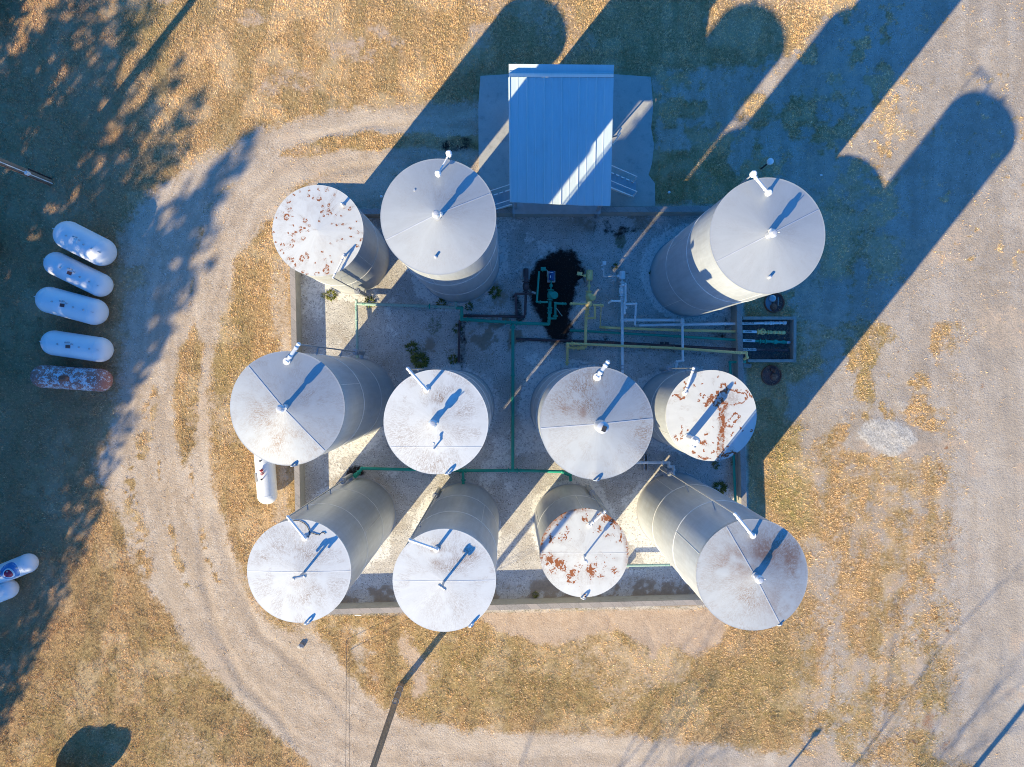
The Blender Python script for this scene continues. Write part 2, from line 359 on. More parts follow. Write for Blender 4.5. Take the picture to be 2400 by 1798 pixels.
# bare dirt
D = area([(1040, 1322), (1565, 1306), (1560, 1390), (1500, 1418), (1440, 1388), (1415, 1432), (1390, 1388), (1330, 1362), (1200, 1392), (1100, 1372), (1040, 1345)], 14)
D = np.maximum(D, .8*line([(880, 1390), (900, 1440), (905, 1490)], 20, 18))
D = np.maximum(D, .62*blob(800, 95, 110, 42)*sstep(mid+sml*.4, .5, .75)); D = np.maximum(D, .62*blob(585, 185, 36, 24)); D = np.maximum(D, .6*blob(545, 40, 40, 22))
D = np.maximum(D, .85*blob(355, 3, 22, 12)); D = np.maximum(D, .5*blob(640, 170, 60, 30)); D = np.maximum(D, .55*blob(1060, 70, 60, 50)*sstep(mid, .4, .6))
D = np.clip(D+(sml-.5)*.5*(D > .05), 0, 1); D = np.maximum(D, .45*sstep(big, .60, .70)*sstep(WX, 250, 420)); D = np.maximum(D, .5*sstep(mid, .62, .72)*(WX > 1690)*(WY > 950))
pile = 1-sstep(np.hypot((WX-1917)/66, (WY-945-(WX-1917)*.12)/38), .75, 1.15)
for (cx, cy, r) in ((1880, 880, 12), (1830, 905, 16), (1950, 880, 20), (2010, 1240, 6)): pile = np.maximum(pile, .5*(1-sstep(np.hypot(WX-cx, WY-cy), r*.5, r*1.3)))
# containment floor
PAD = area([(640, 452), (1602, 442), (1622, 1312), (654, 1330)], 4, True)
G *= 1-PAD; D *= 1-PAD
dirtpad = (.35+.65*sstep(sml*.5+mid*.5, .38, .58))*np.maximum.reduce([.9*blob(1060, 720, 75, 48), .7*blob(910, 750, 36, 60), .6*blob(1060, 640, 60, 40), .8*area([(660, 1260), (1620, 1235), (1620, 1320), (660, 1330)], 22), .5*blob(780, 1050, 60, 40), .45*blob(1400, 770, 100, 40), .6*blob(1330, 480, 120, 40)])*PAD
oil = area([(1150, 562), (1185, 545), (1215, 540), (1250, 552), (1266, 590), (1240, 645), (1232, 700), (1226, 735), (1200, 742), (1180, 725), (1165, 690), (1148, 655), (1140, 610), (1150, 580)], 13)
oil = np.maximum(oil, .6*blob(1330, 490, 60, 22)*sstep(sml, .35, .6)); oil = np.maximum(oil, .8*area([(1225, 690), (1330, 705), (1320, 740), (1228, 745)], 12)*sstep(mid, .4, .55))
oil = np.maximum(oil, .55*line([(1090, 738), (1300, 745), (1560, 768)], 7, 7)*.8); oil = np.maximum(oil, .7*line([(1112, 640), (1122, 690)], 10, 8))
oil = np.maximum(oil, .55*line([(994, 690), (994, 790)], 8, 8)); oil = np.maximum(oil, .8*blob(770, 1020, 20, 12)); oil = np.maximum(oil, .6*blob(1570, 715, 40, 22)*sstep(sml, .4, .6))
oil = np.maximum(oil, .8*blob(1006, 305, 12, 12, .7)); oil = np.maximum(oil, .75*blob(963, 307, 15, 12, .7)); oil = np.maximum(oil, .5*blob(984, 310, 44, 18))
white = np.zeros_like(PX)
for (cx, cy, r) in ((737, 540, 84), (985, 560, 97), (1490, 590, 92), (745, 880, 92), (980, 880, 82), (1225, 880, 92), (1460, 880, 82), (750, 1140, 85), (990, 1145, 82), (1235, 1130, 80), (1450, 1120, 90)):
    q = np.hypot(WX-cx, WY-cy)-r; white = np.maximum(white, (1-sstep(q, 4, 30))*.9)
white = np.maximum(white, .8*area([(650, 600), (760, 600), (800, 640), (700, 760), (650, 740)], 24)*sstep(mid, .35, .55))
white = np.maximum(white, .7*sstep(mid, .56, .68)*PAD); white *= PAD*(1-.8*dirtpad)
# green growth
GR = np.maximum.reduce([.75*blob(1485, 385, 80, 60), .9*area([(1662, 960), (1740, 900), (1750, 1050), (1760, 1140), (1700, 1140), (1664, 1080)], 20), .55*blob(1830, 1560, 60, 110), .6*blob(2030, 1580, 70, 120),
                        .2*blob(30, 640, 60, 300), .5*blob(500, 800, 40, 160), .62*area([(860, 1370), (1050, 1365), (1200, 1410), (1420, 1450), (1600, 1420), (1740, 1380), (1760, 1500), (1700, 1580), (1300, 1560), (950, 1540), (870, 1470)], 40)*(.5+mid*.9), .35*blob(300, 1500, 260, 120), .8*blob(1028, 300, 10, 26), .6*blob(1900, 800, 60, 90), .4*blob(1650, 1520, 120, 60),
                        .5*blob(1440, 1450, 80, 60), .45*sstep(big, .5, .66)*(WY > 1300), .4*blob(330, 40, 60, 60)])
GR = np.maximum(GR, PAD*(np.maximum.reduce([.55*blob(905, 765, 20, 40, .9), .45*blob(970, 770, 18, 20), .5*blob(940, 700, 26, 30), .7*blob(1340, 520, 16, 18), .5*blob(1240, 600, 10, 10)])))
RED = np.zeros_like(PX)
rr = np.random.default_rng(5)
for k in range(46):
    cx = rr.uniform(1930, 2190); cy = rr.uniform(40, 1400); r = rr.uniform(2, 6); RED = np.maximum(RED, rr.uniform(.4, .9)*(1-sstep(np.hypot(WX-cx, WY-cy), r*.4, r*1.5)))
for (cx, cy, rx, ry) in ((2060, 1160, 14, 26), (2120, 1105, 9, 12), (2090, 1130, 9, 9), (1975, 1590, 16, 26), (2010, 1560, 20, 30), (2040, 1600, 14, 24), (2125, 835, 8, 12)): RED = np.maximum(RED, .62*blob(cx, cy, rx, ry, .9)*sstep(sml, .35, .6))
SHADE_LITTER = area([(-60, -60), (230, -60), (300, 300), (260, 560), (230, 900), (200, 1100), (60, 1500), (-60, 1700)], 60)  # tree shade outline: litter brown painted in to warm the shadow colour
PALE = np.maximum.reduce([sstep(WX, 2040, 2190)*sstep(WY, 620, 760)*.9, .7*line([(700, 420), (600, 470), (545, 520), (512, 600), (490, 700)], 16, 16), .8*line([(420, 700), (440, 900), (450, 1000), (470, 1100)], 10, 10)*(WX > 424), .6*line([(640, 1620), (520, 1500), (430, 1390)], 10, 12),
                          .8*line([(900, 1600), (1200, 1612), (1700, 1640)], 20, 16), .6*line([(620, 300), (800, 252), (1030, 255)], 12, 12), .7*blob(600, 410, 60, 40), .5*line([(330, 1240), (370, 1300)], 24, 16)])
TRACK = np.maximum.reduce([line([(640, 1600), (540, 1490), (470, 1380), (440, 1260), (430, 1100)], 8, 10), line([(760, 1560), (660, 1450), (560, 1360), (500, 1250), (460, 1100)], 8, 10)*.7, .8*line([(1030, 360), (850, 352), (720, 366), (640, 420)], 6, 8), .7*line([(1030, 268), (820, 270), (660, 300)], 5, 6),
                           .6*line([(1395, 1352), (1420, 1400)], 5, 5), .6*line([(1310, 1330), (1318, 1372)], 4, 5)])
ZZ = pile*(.015+.035*(sml-.3)) + (fbm(PX, PY, 90, 77)-.5)*.05*(1-PAD) - .03*TRACK*(1-PAD) + .015*(sml-.5)*(1-PAD)
ZZ = np.where((np.abs(GX) > 26) | (np.abs(GY) > 21), 0, ZZ)
slabpoly = [(1126, 178), (1190, 174), (1440, 174), (1525, 180), (1531, 250), (1526, 300), (1533, 340), (1528, 384), (1520, 410), (1535, 430), (1536, 484), (1124, 486), (1122, 400), (1121, 250)]
under = dpoly([(p[0]/OV, p[1]/OV) for p in slabpoly], PX, PY) < 12; ZZ = np.where(under, -.02, ZZ)
nx_, ny_ = len(xs), len(ys)
co = np.stack([GX, GY, ZZ], -1).reshape(-1, 3)
ii = (np.arange(ny_-1)[:, None]*nx_+np.arange(nx_-1)[None, :]).ravel()
quads = np.stack([ii, ii+1, ii+1+nx_, ii+nx_], -1)
me = bpy.data.meshes.new('ground'); me.vertices.add(len(co)); me.vertices.foreach_set('co', co.ravel().astype(np.float32))
me.loops.add(quads.size); me.loops.foreach_set('vertex_index', quads.ravel().astype(np.int32)); me.polygons.add(len(quads))
me.polygons.foreach_set('loop_start', np.arange(0, quads.size, 4, dtype=np.int32)); me.polygons.foreach_set('loop_total', np.full(len(quads), 4, dtype=np.int32))
me.update(); me.polygons.foreach_set('use_smooth', [True]*len(quads))
def putattr(me, name, a, b, c):
    at_ = me.attributes.new(name, 'FLOAT_COLOR', 'POINT'); d = np.stack([a, b, c, np.ones_like(a)], -1).reshape(-1).astype(np.float32); at_.data.foreach_set('color', d)
putattr(me, 'gf', SHADE_LITTER, SHADE_LITTER, SHADE_LITTER); putattr(me, 'ga', G, PAD, D); putattr(me, 'gb', GR, oil, np.maximum(pile, 0)); putattr(me, 'gc', white, dirtpad, RED); CL = [(1040, 250), (800, 256), (620, 300), (500, 400), (450, 520), (415, 650), (400, 800), (400, 950), (420, 1100), (470, 1250), (560, 1390), (680, 1500), (800, 1575), (1000, 1605), (1700, 1640), (2300, 1650)]
dl = dline(CL, PX, PY); al = np.arctan2(PY-850, PX-1150)*60; side = np.where(dpoly(CL[:-1]+[(2100, 900), (1500, 300)], PX, PY) < 0, 1, -1)
dw = dl*side+600+(mid-.5)*22+(sml-.5)*8; rut = .32*vnoise(dw, al*1.2+300, 7, 131)+.28*vnoise(dw, al*.8+300, 19, 137)+.4*fbm(PX, PY, 34, 139); STK = np.where(PX > 1650, (.55*fbm(PX, PY/12, 26, 151, 3)+.45*fbm(PX, PY, 40, 155)), rut)
pho = math.radians(14); sx_ = PX*math.cos(pho)+PY*math.sin(pho)*.35; mow = fbm(sx_, PY/9, 20, 161, 3)
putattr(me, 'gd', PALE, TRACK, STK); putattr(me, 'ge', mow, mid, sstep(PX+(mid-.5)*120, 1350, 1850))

def mk_ground():
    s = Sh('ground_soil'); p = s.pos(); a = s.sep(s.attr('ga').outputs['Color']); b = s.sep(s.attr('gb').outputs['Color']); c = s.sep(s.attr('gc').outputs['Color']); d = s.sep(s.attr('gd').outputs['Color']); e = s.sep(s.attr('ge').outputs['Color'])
    n1 = s.noise(p, .55, 6, .6); n2 = s.noise(p, 2.6, 6, .65); n3 = s.noise(p, 9, 5, .7); n4 = s.noise(p, 22, 3, .8); vo = s.vor(p, 17, out='Color'); vo = s.sep(vo)[0]; vd = s.vor(p, 17)
    # dry grass bed
    gr = s.mix(s.lin(n3, .3, .7, 0, 1), (.22, .14, .065), (.62, .41, .20)); gr = s.mix(s.m2('MULTIPLY', s.step(n4, .47, .60), .6), gr, (.12, .08, .045)); gr = s.mix(s.m2('MULTIPLY', s.step(n2, .45, .7), .55), gr, (.46, .28, .13)); gr = s.mix(s.m2('MULTIPLY', s.step(n1, .5, .7), .4), gr, (.70, .49, .29))
    gr = s.mix(s.m2('MULTIPLY', s.m2('MULTIPLY', b[0], s.step(n2, .3, .6)), .7), gr, (.22, .20, .06))
    gr = s.mix(s.m2('MULTIPLY', s.step(e[0], .42, .66), .6), gr, s.mix(s.lin(n3, .3, .7, 0, 1), (.22, .155, .065), (.40, .30, .14))); gr = s.mix(s.m2('MULTIPLY', s.step(e[1], .5, .7), .5), gr, (.56, .43, .27))
    gr = s.mix(s.m2('MULTIPLY', s.sep(s.attr('gf').outputs['Color'])[0], s.lin(n2, .35, .65, .15, .75)), gr, s.mix(n4, (.20, .115, .065), (.58, .35, .20)))  # grass bed tinted litter brown where the trees shade it, warming the shadow
    # gravel and packed dirt
    gv = s.mix(s.lin(n2, .3, .7, 0, 1), (.42, .325, .235), (.58, .47, .36)); gv = s.mix(s.m2('MULTIPLY', s.step(vo, .45, 1.0), .75), gv, s.mix(s.step(n4, .42, .58), (.20, .165, .13), (.70, .62, .52)))
    gv = s.mix(s.m2('MULTIPLY', d[0], .7), gv, s.mix(n3, (.52, .42, .31), (.62, .515, .40)))
    gv = s.mix(s.m2('MULTIPLY', d[1], s.m2('MULTIPLY', s.step(n2, .35, .6), .45)), gv, (.27, .21, .16))
    gv = s.mix(s.lin(d[2], .35, .65, .42, 0), gv, s.mix(n3, (.25, .18, .12), (.35, .265, .185))); gv = s.mix(s.lin(d[2], .55, .75, 0, .4), gv, (.52, .435, .345))
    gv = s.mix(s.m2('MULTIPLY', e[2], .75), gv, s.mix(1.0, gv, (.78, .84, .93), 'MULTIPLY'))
    mixn = s.m2('SUBTRACT', s.m2('ADD', s.m2('MULTIPLY', n2, .45), s.m2('ADD', s.m2('MULTIPLY', n3, .4), s.m2('MULTIPLY', n4, .25))), .55); fg = s.step(s.m2('ADD', a[0], s.m2('MULTIPLY', mixn, 2.2)), .22, .78)
    col = s.mix(fg, gr, gv)
    di = s.mix(s.lin(n2, .3, .7, 0, 1), (.40, .285, .195), (.50, .38, .275)); di = s.mix(s.m2('MULTIPLY', s.step(n4, .5, .7), .4), di, (.62, .54, .45))
    fd = s.step(s.m2('ADD', a[2], s.m2('MULTIPLY', mixn, 2.0)), .25, .8); col = s.mix(fd, col, di)
    # rusty leaf litter and weeds
    col = s.mix(s.m2('MULTIPLY', s.step(s.m2('ADD', c[2], s.m2('MULTIPLY', s.m2('SUBTRACT', n3, .5), 1.0)), .4, .7), .75), col, (.25, .115, .05))
    st = s.mix(s.lin(vo, 0, 1, 0, 1), (.36, .33, .29), (.56, .52, .46)); col = s.mix(s.step(s.m2('ADD', b[2], s.m2('MULTIPLY', s.m2('SUBTRACT', n3, .5), 1.3)), .3, .95), col, st)
    # containment floor: limestone screenings on dirt
    pd = s.mix(s.lin(n2, .3, .7, 0, 1), (.43, .405, .365), (.66, .62, .56)); pd = s.mix(s.lin(vo, 0, 1, 0, .6), pd, s.mix(s.step(n4, .4, .6), (.20, .185, .17), (.70, .66, .60)))
    pd = s.mix(s.m2('MULTIPLY', s.step(n1, .45, .65), .5), pd, (.33, .275, .215))
    pd = s.mix(s.m2('MULTIPLY', s.step(s.noise(p, 1.3, 7, .72), .52, .64), .6), pd, s.mix(n4, (.27, .22, .165), (.42, .36, .29))); pd = s.mix(s.m2('MULTIPLY', s.step(s.noise(s.scl(p, (1, 1, 2)), 2.1, 7, .75), .56, .66), .7), pd, s.mix(n4, (.50, .48, .44), (.74, .71, .66))); pd = s.mix(s.m2('MULTIPLY', s.step(s.noise(p, 5, 6, .8), .60, .70), .6), pd, (.12, .10, .08))
    pd = s.mix(s.step(s.m2('ADD', c[0], s.m2('MULTIPLY', s.m2('SUBTRACT', n3, .5), 1.4)), .4, .75), pd, s.mix(n4, (.58, .56, .51), (.80, .77, .71)))
    pd = s.mix(s.m2('MULTIPLY', s.step(vo, .5, .95), .6), pd, s.mix(s.step(n4, .42, .58), (.12, .105, .09), (.72, .69, .64)))
    pd = s.mix(s.step(s.m2('ADD', c[1], s.m2('MULTIPLY', s.m2('SUBTRACT', n3, .5), .9)), .35, .7), pd, s.mix(n3, (.24, .19, .14), (.36, .29, .22)))
    pd = s.mix(s.m2('MULTIPLY', s.step(s.m2('ADD', b[0], s.m2('MULTIPLY', s.m2('SUBTRACT', n3, .5), 1.2)), .4, .6), .7), pd, (.12, .12, .045))
    col = s.mix(a[1], col, pd)
    fo = s.step(s.m2('ADD', b[1], s.m2('MULTIPLY', s.m2('SUBTRACT', s.m2('ADD', s.m2('MULTIPLY', n2, .45), s.m2('MULTIPLY', n3, .55)), .5), 2.4)), .20, .85); oc = s.mix(s.step(n4, .56, .72), (.022, .016, .014), (.11, .09, .075)); col = s.mix(fo, col, oc)
    ao = s.lin(n3, .25, .75, .86, 1.12); col = s.mix(1.0, col, ao, 'MULTIPLY')
    hh = s.m2('ADD', s.m2('MULTIPLY', vd, -.7), s.m2('ADD', s.m2('MULTIPLY', n4, 1.0), s.m2('MULTIPLY', n3, 1.2)))
    s.bump(hh, .5, .018)
    return s.fin(col, .95, 0, .15)
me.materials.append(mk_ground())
g = bpy.data.objects.new('ground', me); COL.objects.link(g); tag(g, kind='structure')

# ------------------------------------------------------------------ dry grass (uncountable: one object)
GD = np.clip(1-G*1.15, 0, 1)**1.3*(1-np.clip(D*1.2, 0, 1))*(1-np.clip(pile*1.3, 0, 1))*(1-PAD)*(1-np.clip(oil*1.2, 0, 1)); GD = np.where(under, 0, GD)
wd = (~under)*(1-PAD)*np.clip(.05+RED*.5+.5*sstep(fbm(PX, PY, 30, 201), .52, .72)*(1-PALE), 0, 1)*.14
padw = PAD*np.clip(GR-.38, 0, 1)*.8
def sample(grid, x, y):
    i = np.clip(((x+25)/.1).round().astype(int), 0, 500)+5; j = np.clip(((y+20)/.1).round().astype(int), 0, 400)+5; return grid[j, i]
NT = 900000
tx = RNG.uniform(-22.5, 23, NT); ty = RNG.uniform(-17.5, 16.5, NT)
mw = sample(mow, tx, ty); md = sample(mid, tx, ty)
dens = np.maximum.reduce([sample(GD, tx, ty), sample(wd, tx, ty), sample(padw, tx, ty)])
clump = .5*vnoise(tx*60+3000, ty*60+3000, 8, 61)+.5*vnoise(tx*60+3000, ty*60+3000, 19, 62); keep = RNG.random(NT) < dens*(.30+.75*sstep(clump, .34, .64)); tx = tx[keep]; ty = ty[keep]; mw = mw[keep]; md = md[keep]; n = len(tx); NB = 4
tz = sample(ZZ, tx, ty); grn = sample(GR, tx, ty); red = sample(RED, tx, ty); bigv = sample(big, tx, ty); pdv = sample(PAD, tx, ty)
bx = np.repeat(tx, NB)+RNG.normal(0, .026, n*NB); by = np.repeat(ty, NB)+RNG.normal(0, .026, n*NB); bz = np.repeat(tz, NB)-.012
q = 1.05+RNG.normal(0, 1.3, n*NB); hgt = RNG.uniform(.025, .075, n*NB)*np.repeat(.7+.6*fbm(tx*60, ty*60, 30, 71, 2), NB); lean = RNG.uniform(.3, 1.3, n*NB)*hgt; w = RNG.uniform(.004, .009, n*NB)
q2 = q+RNG.normal(0, .5, n*NB)
v = np.empty((n*NB, 3, 3), np.float32)
v[:, 0] = np.stack([bx+w*np.sin(q2), by-w*np.cos(q2), bz], -1); v[:, 1] = np.stack([bx-w*np.sin(q2), by+w*np.cos(q2), bz], -1); v[:, 2] = np.stack([bx+lean*np.cos(q), by+lean*np.sin(q), bz+hgt], -1)
pal = np.array([(.90, .60, .30), (.74, .455, .205), (.42, .27, .13), (.96, .74, .46), (.46, .38, .14), (.27, .26, .08)])
gg = np.repeat(np.clip(grn+RNG.normal(0, .12, n), 0, 1), NB); u = np.clip(np.repeat(RNG.random(n), NB)+RNG.normal(0, .2, n*NB), 0, 1); tuft = np.repeat(RNG.random(n), NB); bb = np.repeat(bigv, NB)
ci = np.where(u < .36, 0, np.where(u < .62, 1, np.where(u < .82, 2, 3))); ci = np.where((u < gg*.75+.06) & (tuft < .55), 4, ci); ci = np.where((u < gg*.42) & (tuft < .35), 5, ci)
colr = pal[ci]*RNG.uniform(.85, 1.1, (n*NB, 1))*np.repeat(RNG.uniform(.75, 1.2, n), NB)[:, None]*(.80+.4*bb[:, None])*np.repeat(1.10-.26*sstep(mw, .42, .66)+.22*sstep(md, .5, .7), NB)[:, None]; rm = np.repeat(red, NB) > .35; shade_litter = (np.repeat(sample(SHADE_LITTER, tx, ty), NB) > RNG.random(n*NB)*1.6); colr[shade_litter] = np.array([.62, .36, .20])*RNG.uniform(.6, 1.15, (shade_litter.sum(), 1)); colr[rm] = np.array([.26, .12, .05])*RNG.uniform(.7, 1.2, (rm.sum(), 1)); pm = np.repeat(pdv, NB) > .5; colr[pm] = np.array([.07, .085, .02])*RNG.uniform(.6, 1.5, (pm.sum(), 1))  # blades inside the tree shade recoloured litter brown to warm the shadow
me = bpy.data.meshes.new('dry_grass'); nv = n*NB*3; me.vertices.add(nv); me.vertices.foreach_set('co', v.ravel()); me.loops.add(nv); me.loops.foreach_set('vertex_index', np.arange(nv, dtype=np.int32))
me.polygons.add(n*NB); me.polygons.foreach_set('loop_start', np.arange(0, nv, 3, dtype=np.int32)); me.polygons.foreach_set('loop_total', np.full(n*NB, 3, dtype=np.int32)); me.update()
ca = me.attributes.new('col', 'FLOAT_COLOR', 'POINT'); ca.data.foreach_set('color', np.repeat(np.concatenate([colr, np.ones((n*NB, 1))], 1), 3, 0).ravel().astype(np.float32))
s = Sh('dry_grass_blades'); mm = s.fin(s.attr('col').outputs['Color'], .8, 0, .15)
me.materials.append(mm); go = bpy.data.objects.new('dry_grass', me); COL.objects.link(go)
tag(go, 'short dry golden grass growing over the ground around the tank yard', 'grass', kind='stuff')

# ------------------------------------------------------------------ light
EL = math.radians(24.0); SB = (.6225, .7826)
d = Vector((SB[0]*math.cos(EL), SB[1]*math.cos(EL), -math.sin(EL)))
sl = bpy.data.lights.new('sun', 'SUN'); sl.energy = 5.0; sl.angle = math.radians(.53); sl.color = (1.0, .845, .54)
so = bpy.data.objects.new('sun', sl); COL.objects.link(so); so.rotation_euler = d.to_track_quat('-Z', 'Y').to_euler(); so.location = (0, 0, 40)
W = bpy.data.worlds.new('World'); SC.world = W; W.use_nodes = True; wt = W.node_tree; wt.nodes.clear()
sky = wt.nodes.new('ShaderNodeTexSky'); sky.sky_type = 'NISHITA'; sky.sun_disc = False; sky.sun_elevation = EL; sky.sun_rotation = math.radians(180+38.5); sky.air_density = 1.0; sky.dust_density = .3; sky.ozone_density = 7.0
hs = wt.nodes.new('ShaderNodeHueSaturation'); hs.inputs['Saturation'].default_value = 1.2; hs.inputs['Hue'].default_value = .504
bg = wt.nodes.new('ShaderNodeBackground'); bg.inputs[1].default_value = .15; wo = wt.nodes.new('ShaderNodeOutputWorld')
wt.links.new(sky.outputs[0], hs.inputs['Color']); wt.links.new(hs.outputs[0], bg.inputs[0]); wt.links.new(bg.outputs[0], wo.inputs[0])
SC.view_settings.view_transform = 'Standard'; SC.view_settings.look = 'None'; SC.view_settings.gamma = 1; SC.view_settings.exposure = 1.0
SC.cycles.max_bounces = 6; SC.cycles.use_denoising = True; SC.cycles.denoiser = 'OPENIMAGEDENOISE'; SC.cycles.denoising_prefilter = 'NONE'; SC.cycles.denoising_input_passes = 'RGB_ALBEDO_NORMAL'; SC.cycles.use_adaptive_sampling = False; SC.cycles.sample_clamp_indirect = 4.0; SC.cycles.filter_width = 1.0
# ------------------------------------------------------------------ containment slab, wall
o = MB().prism([tuple(at(p[0]*1.0, p[1]*1.0, .05)[:2]) for p in slabpoly], -.1, .05).build('concrete_slab', M['slab'], smooth=0); tag(o, kind='structure')
WH = .66
oc = [at(676, 491, WH), at(1733, 483, WH), at(1756, 1415, WH), at(697, 1442, WH)]     # outer top corners, clockwise from the north west
def inset(c, t):
    r = []; n = len(c)
    for i in range(n):
        a = (c[i]-c[i-1]).normalized(); b = (c[(i+1) % n]-c[i]).normalized(); na = Vector((a.y, -a.x, 0)); nb = Vector((b.y, -b.x, 0))
        m = (na+nb).normalized(); r.append(c[i]+m*(t/max(.2, m.dot(na))))
    return r
ic = inset(oc, .2)
wt_ = thing('containment_wall', at(1200, 950, 0), 'low grey concrete block wall boxing in all eleven storage tanks', 'wall')
ob = MB(); cap = MB()
for i in range(4):
    j = (i+1) % 4; A, B, C_, D_ = oc[i], oc[j], ic[j], ic[i]
    zt = WH-.03; L = [(p.x, p.y, -.05) for p in (A, B, C_, D_)]+[(p.x, p.y, zt) for p in (A, B, C_, D_)]
    ob.add(L, [(0, 1, 5, 4), (2, 3, 7, 6)])
    oo = [Vector((p.x, p.y, 0)) for p in (A, B, C_, D_)]
    cap.add([(p.x, p.y, zt) for p in oo]+[(p.x, p.y, WH) for p in oo], [(4, 5, 6, 7), (0, 1, 5, 4), (2, 3, 7, 6), (3, 2, 1, 0)])
ob.build('wall_face', M['wallface'], wt_, smooth=0); cap.build('wall_cap', M['wallcap'], wt_, smooth=0)

# ------------------------------------------------------------------ storage tanks
def z2(zx, zy, ox, oy, k): return (ox+zx*k, oy+zy*k)
def roof_build(R, h, cone, seam, fold, dents, stain, mat, root, nr, ns, seamoff=0.0):
    rho = np.concatenate([np.linspace(0, 1, nr+1)[1:], [1.012, 1.012]]); th = np.linspace(0, 2*PI, ns, endpoint=False)
    P, T = np.meshgrid(rho, th, indexing='ij'); U = P*np.cos(T); V = P*np.sin(T); rp = np.minimum(P, 1)
    dd = np.abs(-U*math.sin(seam)+V*math.cos(seam)-seamoff)
    Z = cone*(1-rp)**1.0 + fold*(1-dd*.9)
    for (ang, wid, amp, pw) in dents: 
        da = np.angle(np.exp(1j*(T-ang))); Z += amp*np.exp(-(da/wid)**2)*rp**pw
    Z[-1] -= .06+(Z[-1]-Z[-1].min())
    z0 = cone+fold
    vs = [(0, 0, h+z0)]+[(R*a, R*b, h+c) for a, b, c in zip(U.ravel(), V.ravel(), Z.ravel())]
    fs = [(0, 1+i, 1+(i+1) % ns) for i in range(ns)]
    for k in range(len(rho)-1):
        b0 = 1+k*ns; b1 = b0+ns
        fs += [(b0+i, b1+i, b1+(i+1) % ns, b0+(i+1) % ns) for i in range(ns)]
    me = bpy.data.meshes.new('roof'); me.from_pydata(vs, [], fs); me.materials.append(mat); me.update()
    me.polygons.foreach_set('use_smooth', [True]*len(me.polygons)); me.set_sharp_from_angle(angle=math.radians(40))
    ro = bpy.data.objects.new('roof', me); COL.objects.link(ro); ro.parent = root
    u = np.concatenate([[0], U.ravel()]); v = np.concatenate([[0], V.ravel()])
    r_, g_, s_ = stain(u, v) if stain else (np.zeros_like(u),)*3
    putattr(me, 'st', r_, g_, s_)
    def zat(x, y):
        p = min(1, math.hypot(x, y)); q = abs(-x*math.sin(seam)+y*math.cos(seam)-seamoff); z = cone*(1-p)+fold*(1-q*.9)
        for (ang, wid, amp, pw) in dents:
            da = (math.atan2(y, x)-ang+PI) % (2*PI)-PI; z += amp*math.exp(-(da/wid)**2)*p**pw
        return h+z
    return ro, zat

def G2(u, v, cx, cy, rx, ry, a=1.0): return a*np.exp(-((u-cx)/rx)**2-((v-cy)/ry)**2)
def nz(u, v, sc, sd): return fbm(u*100+500, v*100+500, sc, sd, 3)
def arcs(u, v, lst, seed):
    r = np.random.default_rng(seed); out = np.zeros_like(u)
    for it in lst:
        cx, cy = it[0], it[1]; ra = (it[2] if len(it) > 2 else .018)*r.uniform(.5, 1.35); a0 = r.uniform(-PI, PI) if len(it) < 4 else it[3]
        d = np.hypot(u-cx, v-cy); an = np.abs(np.angle(np.exp(1j*(np.arctan2(v-cy, u-cx)-a0))))
        d = d+(nz(u, v, 4, 77)-.5)*.05; out = np.maximum(out, np.exp(-((d-ra*.8)/.017)**2)*(an < r.uniform(1.5, 2.8))); out = np.maximum(out, .75*np.exp(-(np.hypot(u-cx*1.02, v-cy*1.02)/(ra*1.1))**2)*(nz(u, v, 3, 13) > .52))
    return out
def pl(u, v, pts, w, seed, amp=.03):
    uu = u+(nz(u, v, 6, seed)-.5)*amp*2; vv = v+(nz(u, v, 6, seed+9)-.5)*amp*2; d = dline(pts, uu, vv); q = nz(u, v, 3.2, seed+40); d2 = d+(nz(u, v, 2.6, seed+60)-.5)*.07; return np.maximum(np.exp(-(d2/(w*1.3))**2)*sstep(q, .22, .42), .6*np.exp(-(np.abs(d2-.035)/.012)**2)*(q > .5)*(w > .024))
